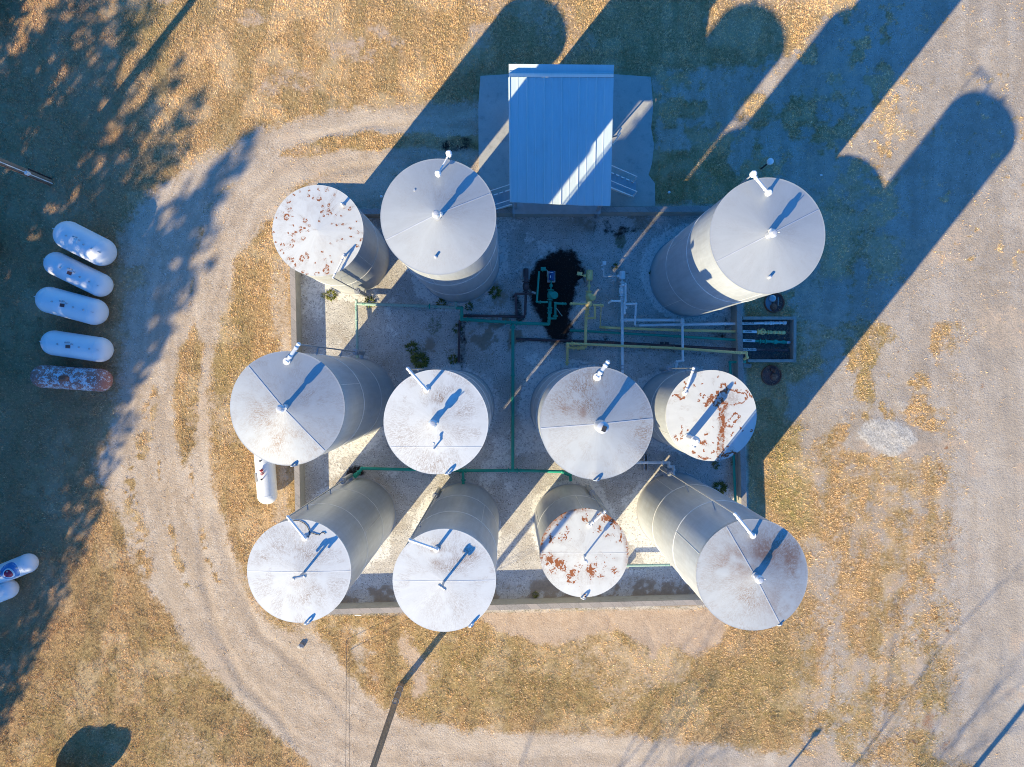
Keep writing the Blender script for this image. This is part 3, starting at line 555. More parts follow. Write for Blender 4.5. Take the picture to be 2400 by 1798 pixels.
# rust and dirt surveyed from each roof, in roof units (-1..1)
def st1(u, v):
    c = lambda x, y: ((x-535)/389, -(y-704)/389)
    L = [(460, 355), (545, 348), (612, 352, .05), (380, 368), (330, 398), (455, 405), (285, 450, .05), (550, 430, .04), (680, 400, .03), (500, 425), (320, 580), (235, 545), (185, 597), (580, 500, .03), (640, 560, .05), (580, 545, .04), (585, 580), (550, 630, .03), (430, 615, .04), (465, 665, .035), (395, 680), (398, 710, .035), (425, 685), (460, 710), (655, 652), (705, 657, .03), (755, 655, .03), (690, 570, .03), (740, 585), (765, 515), (808, 515, .04), (812, 685, .03), (870, 622), (880, 720, .045), (905, 775, .03), (820, 755), (745, 775), (705, 785), (650, 815), (870, 830), (325, 740, .03), (350, 725, .03), (415, 770, .05, -1.5), (325, 795, .05, 1.2), (310, 835, .05), (215, 820, .03), (250, 825), (220, 870, .03), (240, 895), (175, 800), (575, 885), (440, 900, .03), (400, 940, .06), (450, 935, .04), (280, 945, .07), (320, 955, .04), (345, 1000, .06), (405, 1055, .03), (440, 1075, .03), (510, 980), (600, 955, .03), (640, 925), (660, 970), (615, 1010, .04), (605, 1050, .075), (540, 1070), (510, 1070), (155, 718), (280, 725), (325, 662), (525, 702), (270, 590, .06, 2.9), (300, 530, .05, 2.5), (635, 490, .06), (625, 525, .05)]
    r = arcs(u, v, [c(q[0], q[1])+q[2:] for q in L], 3)
    rad = np.hypot(u, v); k = sstep(nz(u, v, 22, 5), .5, .75)*.35; g = .30*k
    for q in L:
        cx, cy = c(q[0], q[1]); rr = math.hypot(cx, cy)+1e-6; ex, ey = cx/rr, cy/rr; ra = q[2] if len(q) > 2 else .02; du = (u-cx)*ex+(v-cy)*ey-ra*1.6; dv = -(u-cx)*ey+(v-cy)*ex; g = np.maximum(g, .5*np.exp(-(du/(ra*3))**2-(dv/(ra*.9))**2))
    return r*sstep(nz(u, v, 2.4, 91), .25, .5), g, np.maximum(k*.25, .12*g)
def st7(u, v):
    c = lambda *p: [((p[i]-1705)/401, -(p[i+1]-588)/401) for i in range(0, len(p), 2)]
    r = np.maximum.reduce([pl(u, v, c(1762, 985, 1768, 880, 1772, 760, 1792, 705), .016, 1), pl(u, v, c(1805, 950, 1815, 850, 1815, 720, 1800, 700), .018, 2), pl(u, v, c(1800, 760, 1805, 640, 1800, 560, 1825, 480, 1790, 440), .035, 3, .06), .8*pl(u, v, c(1770, 620, 1775, 540, 1760, 500), .025, 31, .06),
        pl(u, v, c(1860, 350, 1960, 375, 2010, 400, 2028, 430, 1990, 470, 1900, 490, 1850, 490), .017, 4, .05), pl(u, v, c(1830, 665, 1870, 625, 1905, 570, 1940, 570, 1950, 600, 1900, 655, 1880, 690, 1832, 682), .02, 5, .04), pl(u, v, c(1790, 335, 1800, 305, 1830, 310, 1845, 350, 1835, 370), .022, 6),
        pl(u, v, c(1840, 365, 1760, 385, 1720, 420, 1690, 450, 1650, 495), .03, 7, .07), pl(u, v, c(1690, 440, 1740, 490, 1790, 470), .035, 8, .07), pl(u, v, c(1362, 402, 1400, 410, 1430, 442, 1465, 430), .018, 9), pl(u, v, c(1470, 292, 1485, 325, 1465, 340), .018, 10), pl(u, v, c(2025, 370, 2060, 420), .03, 12, .06),
        pl(u, v, c(1590, 955, 1640, 968, 1700, 970), .018, 13), pl(u, v, c(1610, 820, 1650, 830), .04, 14, .06), pl(u, v, c(1825, 945, 1870, 925, 1920, 915), .03, 15, .06), pl(u, v, c(1450, 680, 1432, 740, 1440, 790), .014, 16, .06)])
    L = [(1610, 400, .03), (1640, 420, .03), (1590, 450, .03), (1655, 750, .035, -1.5), (1720, 825, .02), (1380, 770, .03), (1400, 800), (1550, 910, .03), (1645, 895, .03), (1720, 910, .04), (1715, 690), (1985, 720, .02), (2065, 720), (1920, 300), (1765, 245), (1550, 318), (1490, 715), (1880, 765), (1850, 860), (1925, 925), (1620, 300), (1700, 410, .04), (1750, 440, .04), (1900, 740), (1960, 700)]
    r = np.maximum(r, arcs(u, v, [(c(q[0], q[1])[0])+q[2:] for q in L], 8))
    tan = np.maximum(pl(u, v, c(1785, 980, 1792, 850, 1794, 720, 1805, 560, 1830, 470), .05, 21), .7*pl(u, v, c(1760, 460, 1840, 400, 1900, 430), .10, 22)); tan = np.maximum(tan, .5*pl(u, v, c(1460, 390, 1430, 400), .07, 23))
    return r, .3*sstep(nz(u, v, 14, 4), .6, .75), tan
def st10(u, v):
    c = lambda x, y: ((x-471)/326, -(y-556)/326)
    w = np.zeros_like(u)
    for (x, y, rx, ry, a) in ((215, 600, .16, .17, 1.1), (275, 630, .20, .16, 1.1), (300, 670, .16, .10, .9), (380, 710, .14, .16, 1.0), (385, 770, .14, .07, .9), (520, 690, .12, .20, 1.1), (545, 640, .12, .09, .9), (600, 740, .16, .12, .75), (310, 440, .13, .12, .75), (350, 380, .09, .1, .65), (215, 450, .1, .16, .8), (490, 295, .14, .13, .85), (575, 275, .12, .12, .7), (640, 300, .18, .14, 1.0), (690, 340, .1, .16, .9), (590, 370, .14, .12, .8), (650, 430, .13, .07, .8), (745, 460, .08, .12, .8), (715, 480, .06, .05, .6), (695, 690, .12, .1, .75), (710, 600, .1, .06, .6), (220, 690, .16, .14, .7), (430, 700, .1, .3, .5), (470, 870, .06, .06, .8), (610, 640, .2, .3, .35), (270, 330, .1, .1, .6), (350, 290, .1, .1, .55)):
        cx, cy = c(x, y); w = np.maximum(w, G2(u, v, cx, cy, rx, ry, a))
    an = np.arctan2(v, u); rim = sstep(np.hypot(u, v), .86, 1.0); ang = np.maximum(sstep(np.cos(an-2.5), .2, .8), .8*sstep(np.cos(an-.5), .5, .9)); w = np.maximum(w, .62*rim*ang)
    r = sstep(w+(nz(u, v, 8, 3)-.5)*.9+(nz(u, v, 2.6, 6)-.5)*1.5, .50, .92)*.9
    return r, .25*sstep(nz(u, v, 16, 8), .5, .7), np.maximum(.9*rim*ang, .35*w)
def stg(spots, seed, base=.15):
    def f(u, v):
        g = base*sstep(nz(u, v, 20, seed), .42, .66); s_ = np.zeros_like(u)
        for (cx, cy, rx, ry, a, kind) in spots:
            b = G2(u, v, cx, cy, rx, ry, a)*sstep(nz(u, v, 22, seed+3), .2, .6)
            if kind == 'g': g = np.maximum(g, b)
            else: s_ = np.maximum(s_, b)
        return np.zeros_like(u), g, s_
    return f
TK = [
 # name key, top centre px, radius px, base/top ratio, material, cone, seam(deg), fold, dents, stain, label
 dict(k='T1', c=(745, 541), r=105.5, f=.815, mat='roofwhite', cone=.10, seam=None, fold=0, st=st1, lab='short white tank with scattered rust crescents all over its roof, at the north west corner', fine=True),
 dict(k='T2', c=(1027.5, 508.4), r=134, f=.712, mat='roofalu', cone=.30, seam=24, fold=.03, st=stg([(.1, .2, .5, .4, .35, 'g')], 4, .1), lab='tall bluish metal tank standing left of the blue white canopy'),
 dict(k='T3', c=(1798.5, 552.6), r=133.8, f=.703, mat='roofalu', cone=.28, seam=27, fold=.02, st=stg([(.3, .1, .4, .3, .2, 'g')], 14, .08), lab='tall grey metal tank standing alone at the north east corner of the wall'),
 dict(k='T4', c=(674.7, 957.2), r=132.7, f=.693, mat='roofalu', cone=.22, seam=-48.3, fold=.11, st=stg([(-.35, -.1, .35, .5, .9, 'g'), (-.1, -.55, .5, .3, .9, 'g'), (.5, -.75, .35, .2, .8, 'g'), (.45, .2, .3, .2, .6, 'g'), (-.2, .4, .3, .2, .5, 'g')], 24, .25), lab='metal tank with diagonal roof seam on the west wall, above the white propane tank'),
 dict(k='T5', c=(1021.8, 989.3), r=121.4, f=.695, mat='roofwhite', cone=.12, seam=0, fold=.0, so=-.48, st=stg([(.25, .45, .35, .22, 1.3, 'g'), (.5, .25, .25, .2, .9, 'g'), (-.05, -.75, .4, .3, .9, 'g'), (-.6, -.2, .4, .5, .6, 'g'), (.4, -.2, .3, .2, .6, 'g'), (-.0, -.53, .06, .1, .9, 's')], 34, .4), lab='white roofed tank with tan speckles, middle row, left of the long green pipe'),
 dict(k='T6', c=(1397.4, 992), r=130.7, f=.70, mat='roofalu', cone=.24, seam=5, fold=.10, dents=[(-1.2, .18, -.03, 4), (-2.0, .2, .02, 4), (-.6, .15, .02, 4), (-1.57, .1, .03, 5), (.9, .3, -.03, 3)], st=stg([(-.2, .5, .4, .45, 1.2, 'g'), (-.6, .3, .3, .3, .9, 'g'), (.8, -.1, .25, .5, .9, 'g'), (-.25, .2, .06, .12, .8, 's'), (-.55, .28, .2, .1, .5, 's')], 44, .25), lab='metal tank with a large domed vent at its peak and a broad blue vent shadow'),
 dict(k='T7', c=(1667, 974.2), r=105.2, f=.82, mat='roofwhite', cone=.06, seam=None, fold=0, st=st7, lab='short white tank with branching orange rust outlines on its roof, beside the east wall', fine=True),
 dict(k='T8', c=(700.9, 1338.8), r=120.4, f=.715, mat='roofwhite', cone=.10, seam=0, fold=.0, st=stg([(.15, -.4, .35, .3, 1.1, 'g'), (.15, .35, .5, .25, .9, 'g'), (-.7, .3, .2, .2, .8, 'g'), (-.35, .5, .3, .2, .7, 'g'), (.7, -.3, .2, .3, .5, 'g')], 54, .4), lab='white roofed tank with a loose cable on its roof at the south west corner'),
 dict(k='T9', c=(1041.4, 1360.4), r=119.8, f=.703, mat='roofwhite', cone=.08, seam=0, fold=.0, st=stg([(-.12, .5, .16, .28, 1.3, 'g'), (.35, .5, .4, .22, 1.1, 'g'), (.1, .25, .35, .12, 1.0, 'g'), (-.12, .5, .10, .2, .55, 's'), (.35, .45, .25, .12, .3, 's'), (.1, -.5, .5, .4, .5, 'g')], 64, .3), lab='white roofed tank with a tan dirt patch north of its centre, on the south wall'),
 dict(k='T10', c=(1369, 1296), r=103.2, f=.82, mat='roofwhite', cone=.07, seam=0, fold=0, st=st10, lab='short white tank with clustered orange rust patches at the south wall', fine=True),
 dict(k='T11', c=(1761.9, 1345.8), r=129.2, f=.684, mat='roofalu', cone=.20, seam=-61, fold=.10, st=stg([(.2, .45, .3, .22, 1.2, 's'), (.65, .3, .3, .25, 1.1, 's'), (-.3, .3, .35, .3, .6, 's'), (.5, -.5, .3, .3, .6, 's'), (-.1, -.4, .35, .35, .9, 'g'), (-.4, .2, .5, .4, .7, 'g'), (.5, .5, .6, .4, .9, 'g'), (.7, 0, .2, .5, .8, 'g')], 74, .35), lab='tall tank with brown stained metal roof at the south east corner'),
]
TANK = {}
for t in TK:
    cx, cy = t['c']; hz = H*(1-t['f']); tc = at(cx, cy, hz); R = (at(cx+t['r'], cy, hz)-tc).length
    root = thing('storage_tank', (tc.x, tc.y, 0), t['lab'], 'tank', 'vertical storage tanks inside the block wall'); t.update(root=root, h=hz, R=R, tc=tc); TANK[t['k']] = t
    nz_ = 26; prof = [(R+.03, -.02), (R+.03, .015), (R, .02)]; prof += [(R*(1+random.uniform(-.0012, .0012)), hz*k/nz_) for k in range(1, nz_)]; prof += [(R, hz-.02)]
    mb = MB().lathe(prof, (tc.x, tc.y, 0), n=112); sh = mb.build('shell', M['shell'], root, smooth=50)
    wr = MB()
    for fr in ((.34, .69) if hz > 6 else (.5,)):
        wr.ring((tc.x, tc.y, hz*fr), R, .014, n=112, m=5)
    a0 = random.uniform(0, 6); lev = [0]+([.34, .69] if hz > 6 else [.5])+[1]
    for k in range(len(lev)-1):
        for j in range(2):
            a = a0+k*1.9+j*PI; x = tc.x+R*math.cos(a); y = tc.y+R*math.sin(a); wr.cyl((x, y, hz*lev[k]+.01), (x, y, hz*lev[k+1]-.03), .010, n=6)
    wr.build('weld_bead', M['weld'], sh)
    ro, zat = roof_build(R, hz, t['cone'], math.radians(t['seam'] or 0), t['fold'], t.get('dents', []), t['st'], M[t['mat']], root, 110 if t.get('fine') else 56, 300 if t.get('fine') else 176, t.get('so', 0))
    t['zat'] = zat
    if t['seam'] is not None:
        a = math.radians(t['seam']); so = t.get('so', 0); Lh = math.sqrt(1-so*so)*.995; mb = MB(); pts = []
        for q in np.linspace(-Lh, Lh, 15):
            ux = q*math.cos(a)-so*math.sin(a); uy = q*math.sin(a)+so*math.cos(a); pts.append((tc.x+ux*R, tc.y+uy*R, zat(ux, uy)+.002))
        big_ = t['mat'] == 'roofalu'
        for p, q in zip(pts[:-1], pts[1:]): mb.bar(p, q, .024 if big_ else .012, .009 if big_ else .006)
        mb.build('seam', M['pvent'] if big_ else M['weld'], ro, smooth=0)

def rp(t, px, py, dz=0.0):
    """world point on a tank roof under pixel px,py, raised by dz"""
    z = t['h']
    for _ in range(4):
        p = at(px, py, z); z = t['zat']((p.x-t['tc'].x)/t['R'], (p.y-t['tc'].y)/t['R'])+dz
    return at(px, py, z)
# fill pipes: roof end, outer end, guard sleeve at the foot, vertical drop direction
FP = {'T1': ((806, 601), (780.3, 651), True), 'T2': ((1027, 408), (1050.7, 370), False), 'T3': ((1800.5, 452.4), (1765.5, 411), False), 'T4': ((672.3, 847), (700, 807), True), 'T5': ((999.7, 913.5), (955.7, 864), False), 'T6': ((1399.6, 884), (1424.5, 849), False),
      'T7': ((1605, 921), (1626, 863), True), 'T8': ((714.5, 1261), (674.7, 1211.6), True), 'T9': ((1022.7, 1287.4), (962.6, 1268), True), 'T10': ((1381.4, 1230.8), (1417.8, 1199), True), 'T11': ((1764.3, 1255.4), (1723, 1204.8), True)}
for k, (a, b, guard) in FP.items():
    t = TANK[k]; up = .30 if k in ('T3', 'T5', 'T8', 'T9', 'T11') else .20; A0 = rp(t, *a, 0); A = rp(t, *a, up); Bz = A.z-.03; B = at(*b, Bz); C0 = t['tc']
    o2 = Vector((B.x-C0.x, B.y-C0.y, 0)); rr_ = o2.length; o2.normalize()
    if rr_ < t['R']+.09: B = Vector((C0.x, C0.y, Bz))+o2*(t['R']+.09)
    r = {'T1': .03, 'T2': .022, 'T6': .055, 'T4': .05}.get(k, .042)
    mb = MB().tube([A0-Vector((0, 0, .02)), A, B], r, 12, 1.15); mb.flange(A0+Vector((0, 0, .012)), (0, 0, 1), r*2.0, .03)
    dd_ = (B-A).normalized(); mb.flange(A+dd_*.14, dd_, r*1.3, .04); mb.flange(B-dd_*.12, dd_, r*1.3, .04); mb.ball(B, r*1.2)
    fp = mb.build('fill_pipe', M['white'], t['root'])
    if k in ('T2', 'T3'):
        for vp in (A, B): MB().lathe([(.05, 0), (.085, .02), (.085, .14), (.05, .18)], vp+Vector((0, 0, -.05)), n=12).build('valve', M['whiteclean'], fp)
    zb = 1.5 if guard else .5
    dm = MB().cyl(B, (B.x, B.y, zb), .022, n=8)
    if guard: dm.cyl((B.x, B.y, 1.75), (B.x, B.y, .30), .085, n=14).flange((B.x, B.y, 1.62), (0, 0, 1), .12, .07)
    ax = Vector((C0.x, C0.y, 0))+o2*t['R']*.98
    dm.bar((B.x, B.y, .42), (ax.x, ax.y, .42), .10, .10)
    for q in (.45, .8): dm.bar((B.x, B.y, t['h']*q), (ax.x, ax.y, t['h']*q), .03, .03)
    dm.build('drop_pipe', M['galv'], t['root'])
# vents
def mush(t, px, py, hh, side, r=.05):
    p = rp(t, px, py); mb = MB().lathe([(r*1.9, 0), (r*1.9, .03), (r, .03), (r, hh*.55), (r*2.1, hh*.6), (r*2.3, hh*.78), (r*1.5, hh*.86), (r*1.2, hh), (.01, hh*1.02)], p, n=14)
    s_ = p+Vector((side[0], side[1], -.01)); mb.lathe([(r*1.2, -.03), (r*1.2, .14), (r*.6, .17), (r*.6, hh*.42)], s_, n=10).cyl((p.x, p.y, p.z+hh*.4), (s_.x, s_.y, s_.z+hh*.4), r*.5, n=8)
    mb.tube([(p.x, p.y, p.z+hh*.75), (p.x+.10, p.y+.02, p.z+hh*.78), (p.x+.15, p.y+.02, p.z+hh*.95)], .012, 6)
    mb.build('vent', M['pvent'], t['root'])
z6 = lambda x, y: (600+x*.2712, 350+y*.2712); z8 = lambda x, y: (1500+x*.2414, 380+y*.2414)
mush(TANK['T2'], *z6(1568, 585), .46, (.10, .06)); mush(TANK['T3'], *z8(1250, 715), .42, (.03, .13)); mush(TANK['T4'], *z2(652, 698, 500, 780, .25344), .40, (.06, .05), .048); mush(TANK['T5'], *z2(895, 915, 850, 820, .1871), .40, (-.09, .0)); mush(TANK['T11'], *z2(1735, 725, 1220, 1120, .31646), .44, (.06, -.07))
for k, pt, rr_, hh in (('T2', z6(1552, 930), .035, .10), ('T3', z8(1255, 1120), .04, .11), ('T2', z6(1370, 355), .02, .02), ('T1', z6(752, 482), .045, .19)):
    p = rp(TANK[k], *pt); MB().lathe([(rr_*1.5, 0), (rr_*1.5, .02), (rr_, .02), (rr_, hh), (.005, hh*1.15)], p, n=12).build('roof_fitting', M['pvent'], TANK[k]['root'])
t = TANK['T6']; p = rp(t, *z2(692, 668, 1220, 820, .2622)); MB().lathe([(.11, -.05), (.11, .02), (.065, .02), (.065, .26), (.10, .30), (.155, .40), (.165, .48), (.165, .92), (.15, .98), (.09, 1.02), (.01, 1.03)], p, n=24).build('vent', M['pvent'], t['root'])
MB().box((p.x+.02, p.y-.03, p.z+1.045), (.11, .15, .03), rz=-.35).build('vent_hatch', M['darkmetal'], t['root'])
t = TANK['T7']; p = rp(t, *z2(1500, 792, 1220, 820, .2622)); MB().lathe([(.15, 0), (.15, .03), (.115, .03), (.115, .74), (.15, .76), (.15, .80), (.115, .82), (.06, .98), (.05, 1.0)], p, n=22).build('vent', M['whiteclean'], t['root'])
for (x, y) in ((1530, 828), (1535, 872)):
    p = rp(t, *z2(x, y, 1220, 820, .2622)); MB().lathe([(.085, 0), (.085, .03), (.06, .035), (.06, .05), (.01, .055)], p, n=18).build('roof_hatch', M['whiteclean'], t['root'])
for k, (x, y), ang, hh in (('T8', (714.5, 1342), 12, .42), ('T9', (1042, 1364), -35, .44)):
    t = TANK[k]; p = rp(t, x-2, y); a = math.radians(ang); e = Vector((math.cos(a), math.sin(a), 0))*(.30 if k == 'T8' else .16); q = p+Vector((0, 0, hh))
    mb = MB().cyl(p-Vector((0, 0, .02)), q, .035, n=10).cyl(q-e*.5, q+e*.5, .045, n=10)
    for sg in (-1, 1): mb.ball(q+e*.5*sg, .055, 10)
    if k == 'T8': mb.cyl(q-e*.5, q-e*.5-Vector((0, 0, .10)), .04, n=10).cyl(q+e*.5, q+e*.5-Vector((0, 0, .10)), .04, n=10)
    mb.build('vent', M['galv'], t['root'])
t = TANK['T10']; p = rp(t, *z2(468, 585, 1220, 1120, .31646)); MB().lathe([(.05, 0), (.05, .03), (.028, .03), (.028, .44), (.06, .46), (.07, .52), (.07, .58), (.03, .62)], p, n=12).build('vent', M['white'], t['root'])
t = TANK['T5']; p = rp(t, *z2(895, 1235, 850, 820, .1871)); MB().tube([p, p+Vector((0, 0, .16)), p+Vector((.01, .16, .17))], .022, 8).ball(p+Vector((.01, .16, .17)), .035).build('roof_fitting', M['pvent'], t['root'])
# lifting lugs on the rims
for k, ang in (('T5', -77), ('T8', -81), ('T9', -59), ('T10', -91), ('T11', -61), ('T4', -84), ('T6', -90)):
    t = TANK[k]; a = math.radians(ang); C0 = t['tc']; e = Vector((math.cos(a), math.sin(a), 0)); tt = Vector((-e.y, e.x, 0)); b = Vector((C0.x, C0.y, t['h']-.12))+e*(t['R']+.028)
    mb = MB(); outr = [(-.09, 0), (-.09, .16), (-.075, .22), (-.045, .265), (0, .285), (.045, .265), (.075, .22), (.09, .16), (.09, 0), (.045, -.02), (-.045, -.02)]
    inn = [(-.03, .13), (-.036, .16), (-.033, .19), (-.02, .21), (0, .218), (.02, .21), (.033, .19), (.036, .16), (.03, .13), (.015, .115), (-.015, .115)]
    for sgn in (-.012, .012):
        n_ = len(outr); vs = [b+tt*x+Vector((0, 0, z))+e*sgn for x, z in outr]+[b+tt*x+Vector((0, 0, z))+e*sgn for x, z in inn]
        mb.add(vs, [(i, (i+1) % n_, n_+(i+1) % n_, n_+i) for i in range(n_)])
    n2 = 2*len(outr); N = len(outr)
    mb.f += [(i, (i+1) % N, n2+(i+1) % N, n2+i) for i in range(N)]+[(N+i, N+(i+1) % N, n2+N+(i+1) % N, n2+N+i) for i in range(N)]
    mb.build('lifting_lug', M['shell'] if t['mat'] == 'roofalu' else M['whiteclean'], t['root'], smooth=0)
# loose cable on the south west tank
t = TANK['T8']; zz = lambda x, y: z2(x, y, 560, 1080, .2414)
pts = [rp(t, *zz(x, y), .015) for x, y in ((525, 582), (580, 580), (630, 605), (665, 640), (685, 690), (680, 730), (660, 748))]
o = MB().tube(pts, .009, 6).build('cable', M['black']); tag(o, 'black cable looping over the white roof rim beside its fill pipe', 'cable')
pts = [rp(t, *zz(x, y), .015) for x, y in ((690, 700), (720, 705), (745, 715), (780, 722), (800, 700), (825, 697), (838, 715))]
o = MB().tube(pts, .009, 6).build('cable', M['black']); tag(o, 'short frayed black cable end lying on the white roof', 'cable')
# ------------------------------------------------------------------ loading canopy
Zs, Zr, Zl, Zo = 2.7, 3.2, 2.97, 3.03
TL, TR, BL, BR = at(1192.5, 181, Zr), at(1437.5, 182, Zr), at(1195.5, 474, Zs), at(1430, 480.5, Zs)
can = thing('loading_canopy', ((TL+BR)/2).to_3d()*1.0, 'blue shaded white metal canopy roof on posts beside the north wall', 'canopy'); can.location.z = 0
def lerp(a, b, t): return a+(b-a)*t
mb = MB(); prof = []; NP = 6
for k in range(NP):
    t0 = k/NP; w_ = 1/NP
    for q, zz_ in ((0, 0), (.02, .035), (.06, .035), (.08, 0), (.46, 0), (.48, .014), (.52, .014), (.54, 0)): prof.append((t0+q*w_, zz_))
prof.append((1.0, 0)); n_ = len(prof); vs = []
ov = [.000, .004, .008, .010, .016, .012]
for z_off in (0, -.02):
    for (t0, zz_) in prof: vs.append(lerp(TL, TR, t0)+Vector((0, 0, zz_+z_off)))
    for (t0, zz_) in prof: vs.append(lerp(BL, BR, t0)+Vector((0, -ov[min(5, int(t0*6))]*3, zz_+z_off)))
fs = []
for i in range(n_-1): fs += [(i, n_+i, n_+i+1, i+1), (2*n_+i, 2*n_+i+1, 3*n_+i+1, 3*n_+i), (n_+i, 3*n_+i, 3*n_+i+1, n_+i+1), (i, i+1, 2*n_+i+1, 2*n_+i)]
fs += [(0, 2*n_, 3*n_, n_), (n_-1, 2*n_-1, 4*n_-1, 3*n_-1)]
mb.add(vs, fs); rf = mb.build('roof', M['panel'], can, smooth=0)
l0, l1 = at(1192.3, 170, Zl), at(1438, 171.5, Zl); o0, o1 = at(1192.3, 150, Zo), at(1439.5, 152, Zo)
mb = MB(); mb.add([TL+Vector((0, 0, .036)), TR+Vector((0, 0, .036)), l1, l0], [(0, 1, 2, 3)]); mb.build('back_slope', M['panel'], can, smooth=0)
mb = MB(); mb.bar(l0, l1, .05, .07); mb.build('gutter_lip', M['panel'], can, smooth=0)
mb = MB(); mb.add([l0-Vector((0, 0, .01)), l1-Vector((0, 0, .01)), o1, o0]+[p-Vector((0, 0, .04)) for p in (l0, l1, o1, o0)], [(0, 1, 2, 3), (7, 6, 5, 4), (2, 6, 7, 3), (0, 3, 7, 4), (1, 5, 6, 2)]); mb.build('rear_awning', M['panel'], can, smooth=0)
for a, b in ((TL, BL), (TR, BR)): MB().bar(a-Vector((0, 0, .05)), b-Vector((0, 0, .05)), .03, .09).build('side_trim', M['panel'], can, smooth=0)
for fx, fy in ((.06, .10), (.94, .10), (.06, .95), (.94, .95)):
    p = lerp(lerp(TL, TR, fx), lerp(BL, BR, fx), fy); MB().box((p.x, p.y, p.z/2-.0), (.10, .10, p.z-.06)).build('post', M['galv'], can, smooth=0)
pc = lerp(lerp(TL, TR, .5), lerp(BL, BR, .5), .86)
MB().box((pc.x, pc.y, .98), (3.3, 1.1, .05)).build('platform', M['galv'], can, smooth=0)
for sx in (-1.6, 1.6):
    for sy in (-.5, .5): MB().box((pc.x+sx, pc.y+sy, .5), (.07, .07, .94)).build('platform_leg', M['galv'], can, smooth=0)
def stair(x0, x1, y, w_, z0, z1, n_, tilt, up=True):
    """inclined stair from the platform down to the slab; tilt shifts its far end in y"""
    mb = MB()
    for s_ in (-1, 1): mb.bar((x0, y+s_*w_/2, z0), (x1, y+tilt+s_*w_/2, z1), .04, .14)
    stt = mb.build('stair', M['whiteclean'], can, smooth=0); tr = MB()
    for k in range(n_):
        q = (k+.6)/n_; tr.box((x0+(x1-x0)*q, y+tilt*q, z0+(z1-z0)*q), (.05, w_, .03))
        tr.box((x0+(x1-x0)*q+.12*(1 if x1 > x0 else -1), y+tilt*q, z0+(z1-z0)*q-.02), (.18, w_, .012))
    tr.build('tread', M['galv'], stt, smooth=0); r = MB()
    for s_ in (-1, 1):
        r.tube([(x0, y+s_*w_/2, z0+.8), (x1, y+tilt+s_*w_/2, z1+.8), (x1, y+tilt+s_*w_/2, z1)], .018, 8)
    r.build('handrail', M['whiteclean'], stt)
p = at(1194, 462, 1.0); stair(p.x+.1, p.x-1.15, p.y+.0, .56, 1.0, .2, 6, -.20)
p = at(1430, 420, 1.0); stair(p.x-.1, p.x+1.0, p.y-.0, .56, 1.0, .2, 5, -.18)
# swing arm at the canopy's east side
la = thing('loading_boom', at(1440, 330, 0), 'thin loading boom pipe folded at the right edge of the canopy roof', 'loading boom')
MB().tube([at(1432, 322, 0.05), at(1432, 322, 2.2), at(1446, 318, 2.3), at(1456, 300, 2.2)], .03, 8).build('arm', M['galv'], la)
MB().tube([at(1437, 338, 1.6), at(1455, 311, 1.6)], .02, 8).tube([at(1434, 336, 1.6), at(1437, 338, 1.6)], .02).build('hose', M['whiteclean'], la)

# ------------------------------------------------------------------ pipelines and pumps in the containment
def pipe(root, pts, r, mat, name='pipe', z=None, n=10):
    q = [p if isinstance(p, Vector) else at(p[0], p[1], p[2] if len(p) > 2 else z) for p in pts]
    return MB().tube(q, r, n, 1.3).build(name, mat, root)
def fl(root, spots, r, mat, name='flange', parent=None):
    for (px, py, z, dx, dy) in spots: MB().flange(at(px, py, z), (dx, -dy, 0), r, .045).build(name, mat, root)
def supports(root, spots, z, mat=None):
    for (px, py) in spots:
        p = at(px, py, z); MB().box((p.x, p.y, z/2-.01), (.16, .16, z-.04)).build('support_block', mat or M['stone'], root, smooth=0)
def valve(root, px, py, z, dx, dy, mat, r=.05, wheel=.09, wz=.22):
    p = at(px, py, z); dv = Vector((dx, -dy, 0)).normalized(); mb = MB().lathe([(r*1.9, -.13), (r*1.9, -.10), (r*1.2, -.09), (r*1.7, 0), (r*1.2, .09), (r*1.9, .10), (r*1.9, .13)], p, dv, 14)
    mb.cyl(p, p+Vector((0, 0, wz)), r*.6, n=8); b = mb.build('valve', mat, root)
    MB().wheel(p+Vector((0, 0, wz)), wheel, (0, 0, 1), .013).build('handwheel', mat, b)
# green lines
gl = thing('pipeline', at(1200, 757, 0), 'long green pipe run crossing the yard from the tank foot to the green pump', 'pipeline', 'pipe runs on the yard floor')
pipe(gl, [(1287, 760, .3), (1220, 757.6, .3), (1082, 748.5, .3), (1082, 722, .3), (1068, 721.5, .3)], .062, M['green'])
pipe(gl, [(1069, 720.5, .3), (980, 717, .3), (835, 712, .3)], .058, M['palegreen'])
pipe(gl, [(835, 703, .4), (835, 712, .3), (836, 750, .3), (837.6, 836, .35), (838, 842, .5)], .052, M['palegreen'])
pipe(gl, [(1068.5, 706, .45), (1068, 722, .3)], .05, M['palegreen'])
fl(gl, [(1007, 717.7, .3, 1, 0), (1196, 756.5, .3, 1, 0), (1211, 757.2, .3, 1, 0), (1185, 756, .3, 1, 0), (1095, 749, .3, 1, 0)], .10, M['green']); fl(gl, [(837, 826, .33, 0, 1), (1082, 738, .3, 0, 1)], .085, M['green'])
supports(gl, [(1172, 749), (1100, 750), (900, 714)], .24)
gs = thing('pipeline', at(1202, 950, 0), 'straight green pipe running down the yard between the two middle tanks', 'pipeline', 'pipe runs on the yard floor')
pipe(gs, [(1202, 760, .3), (1202.2, 880, .3), (1201.8, 1102.5, .3)], .062, M['green']); fl(gs, [(1202, 769, .3, 0, 1), (1202, 766, .3, 0, 1)], .10, M['green'])
gh = thing('pipeline', at(1080, 1103, 0), 'green header pipe lying left to right between the middle and lower tank rows', 'pipeline', 'pipe runs on the yard floor')
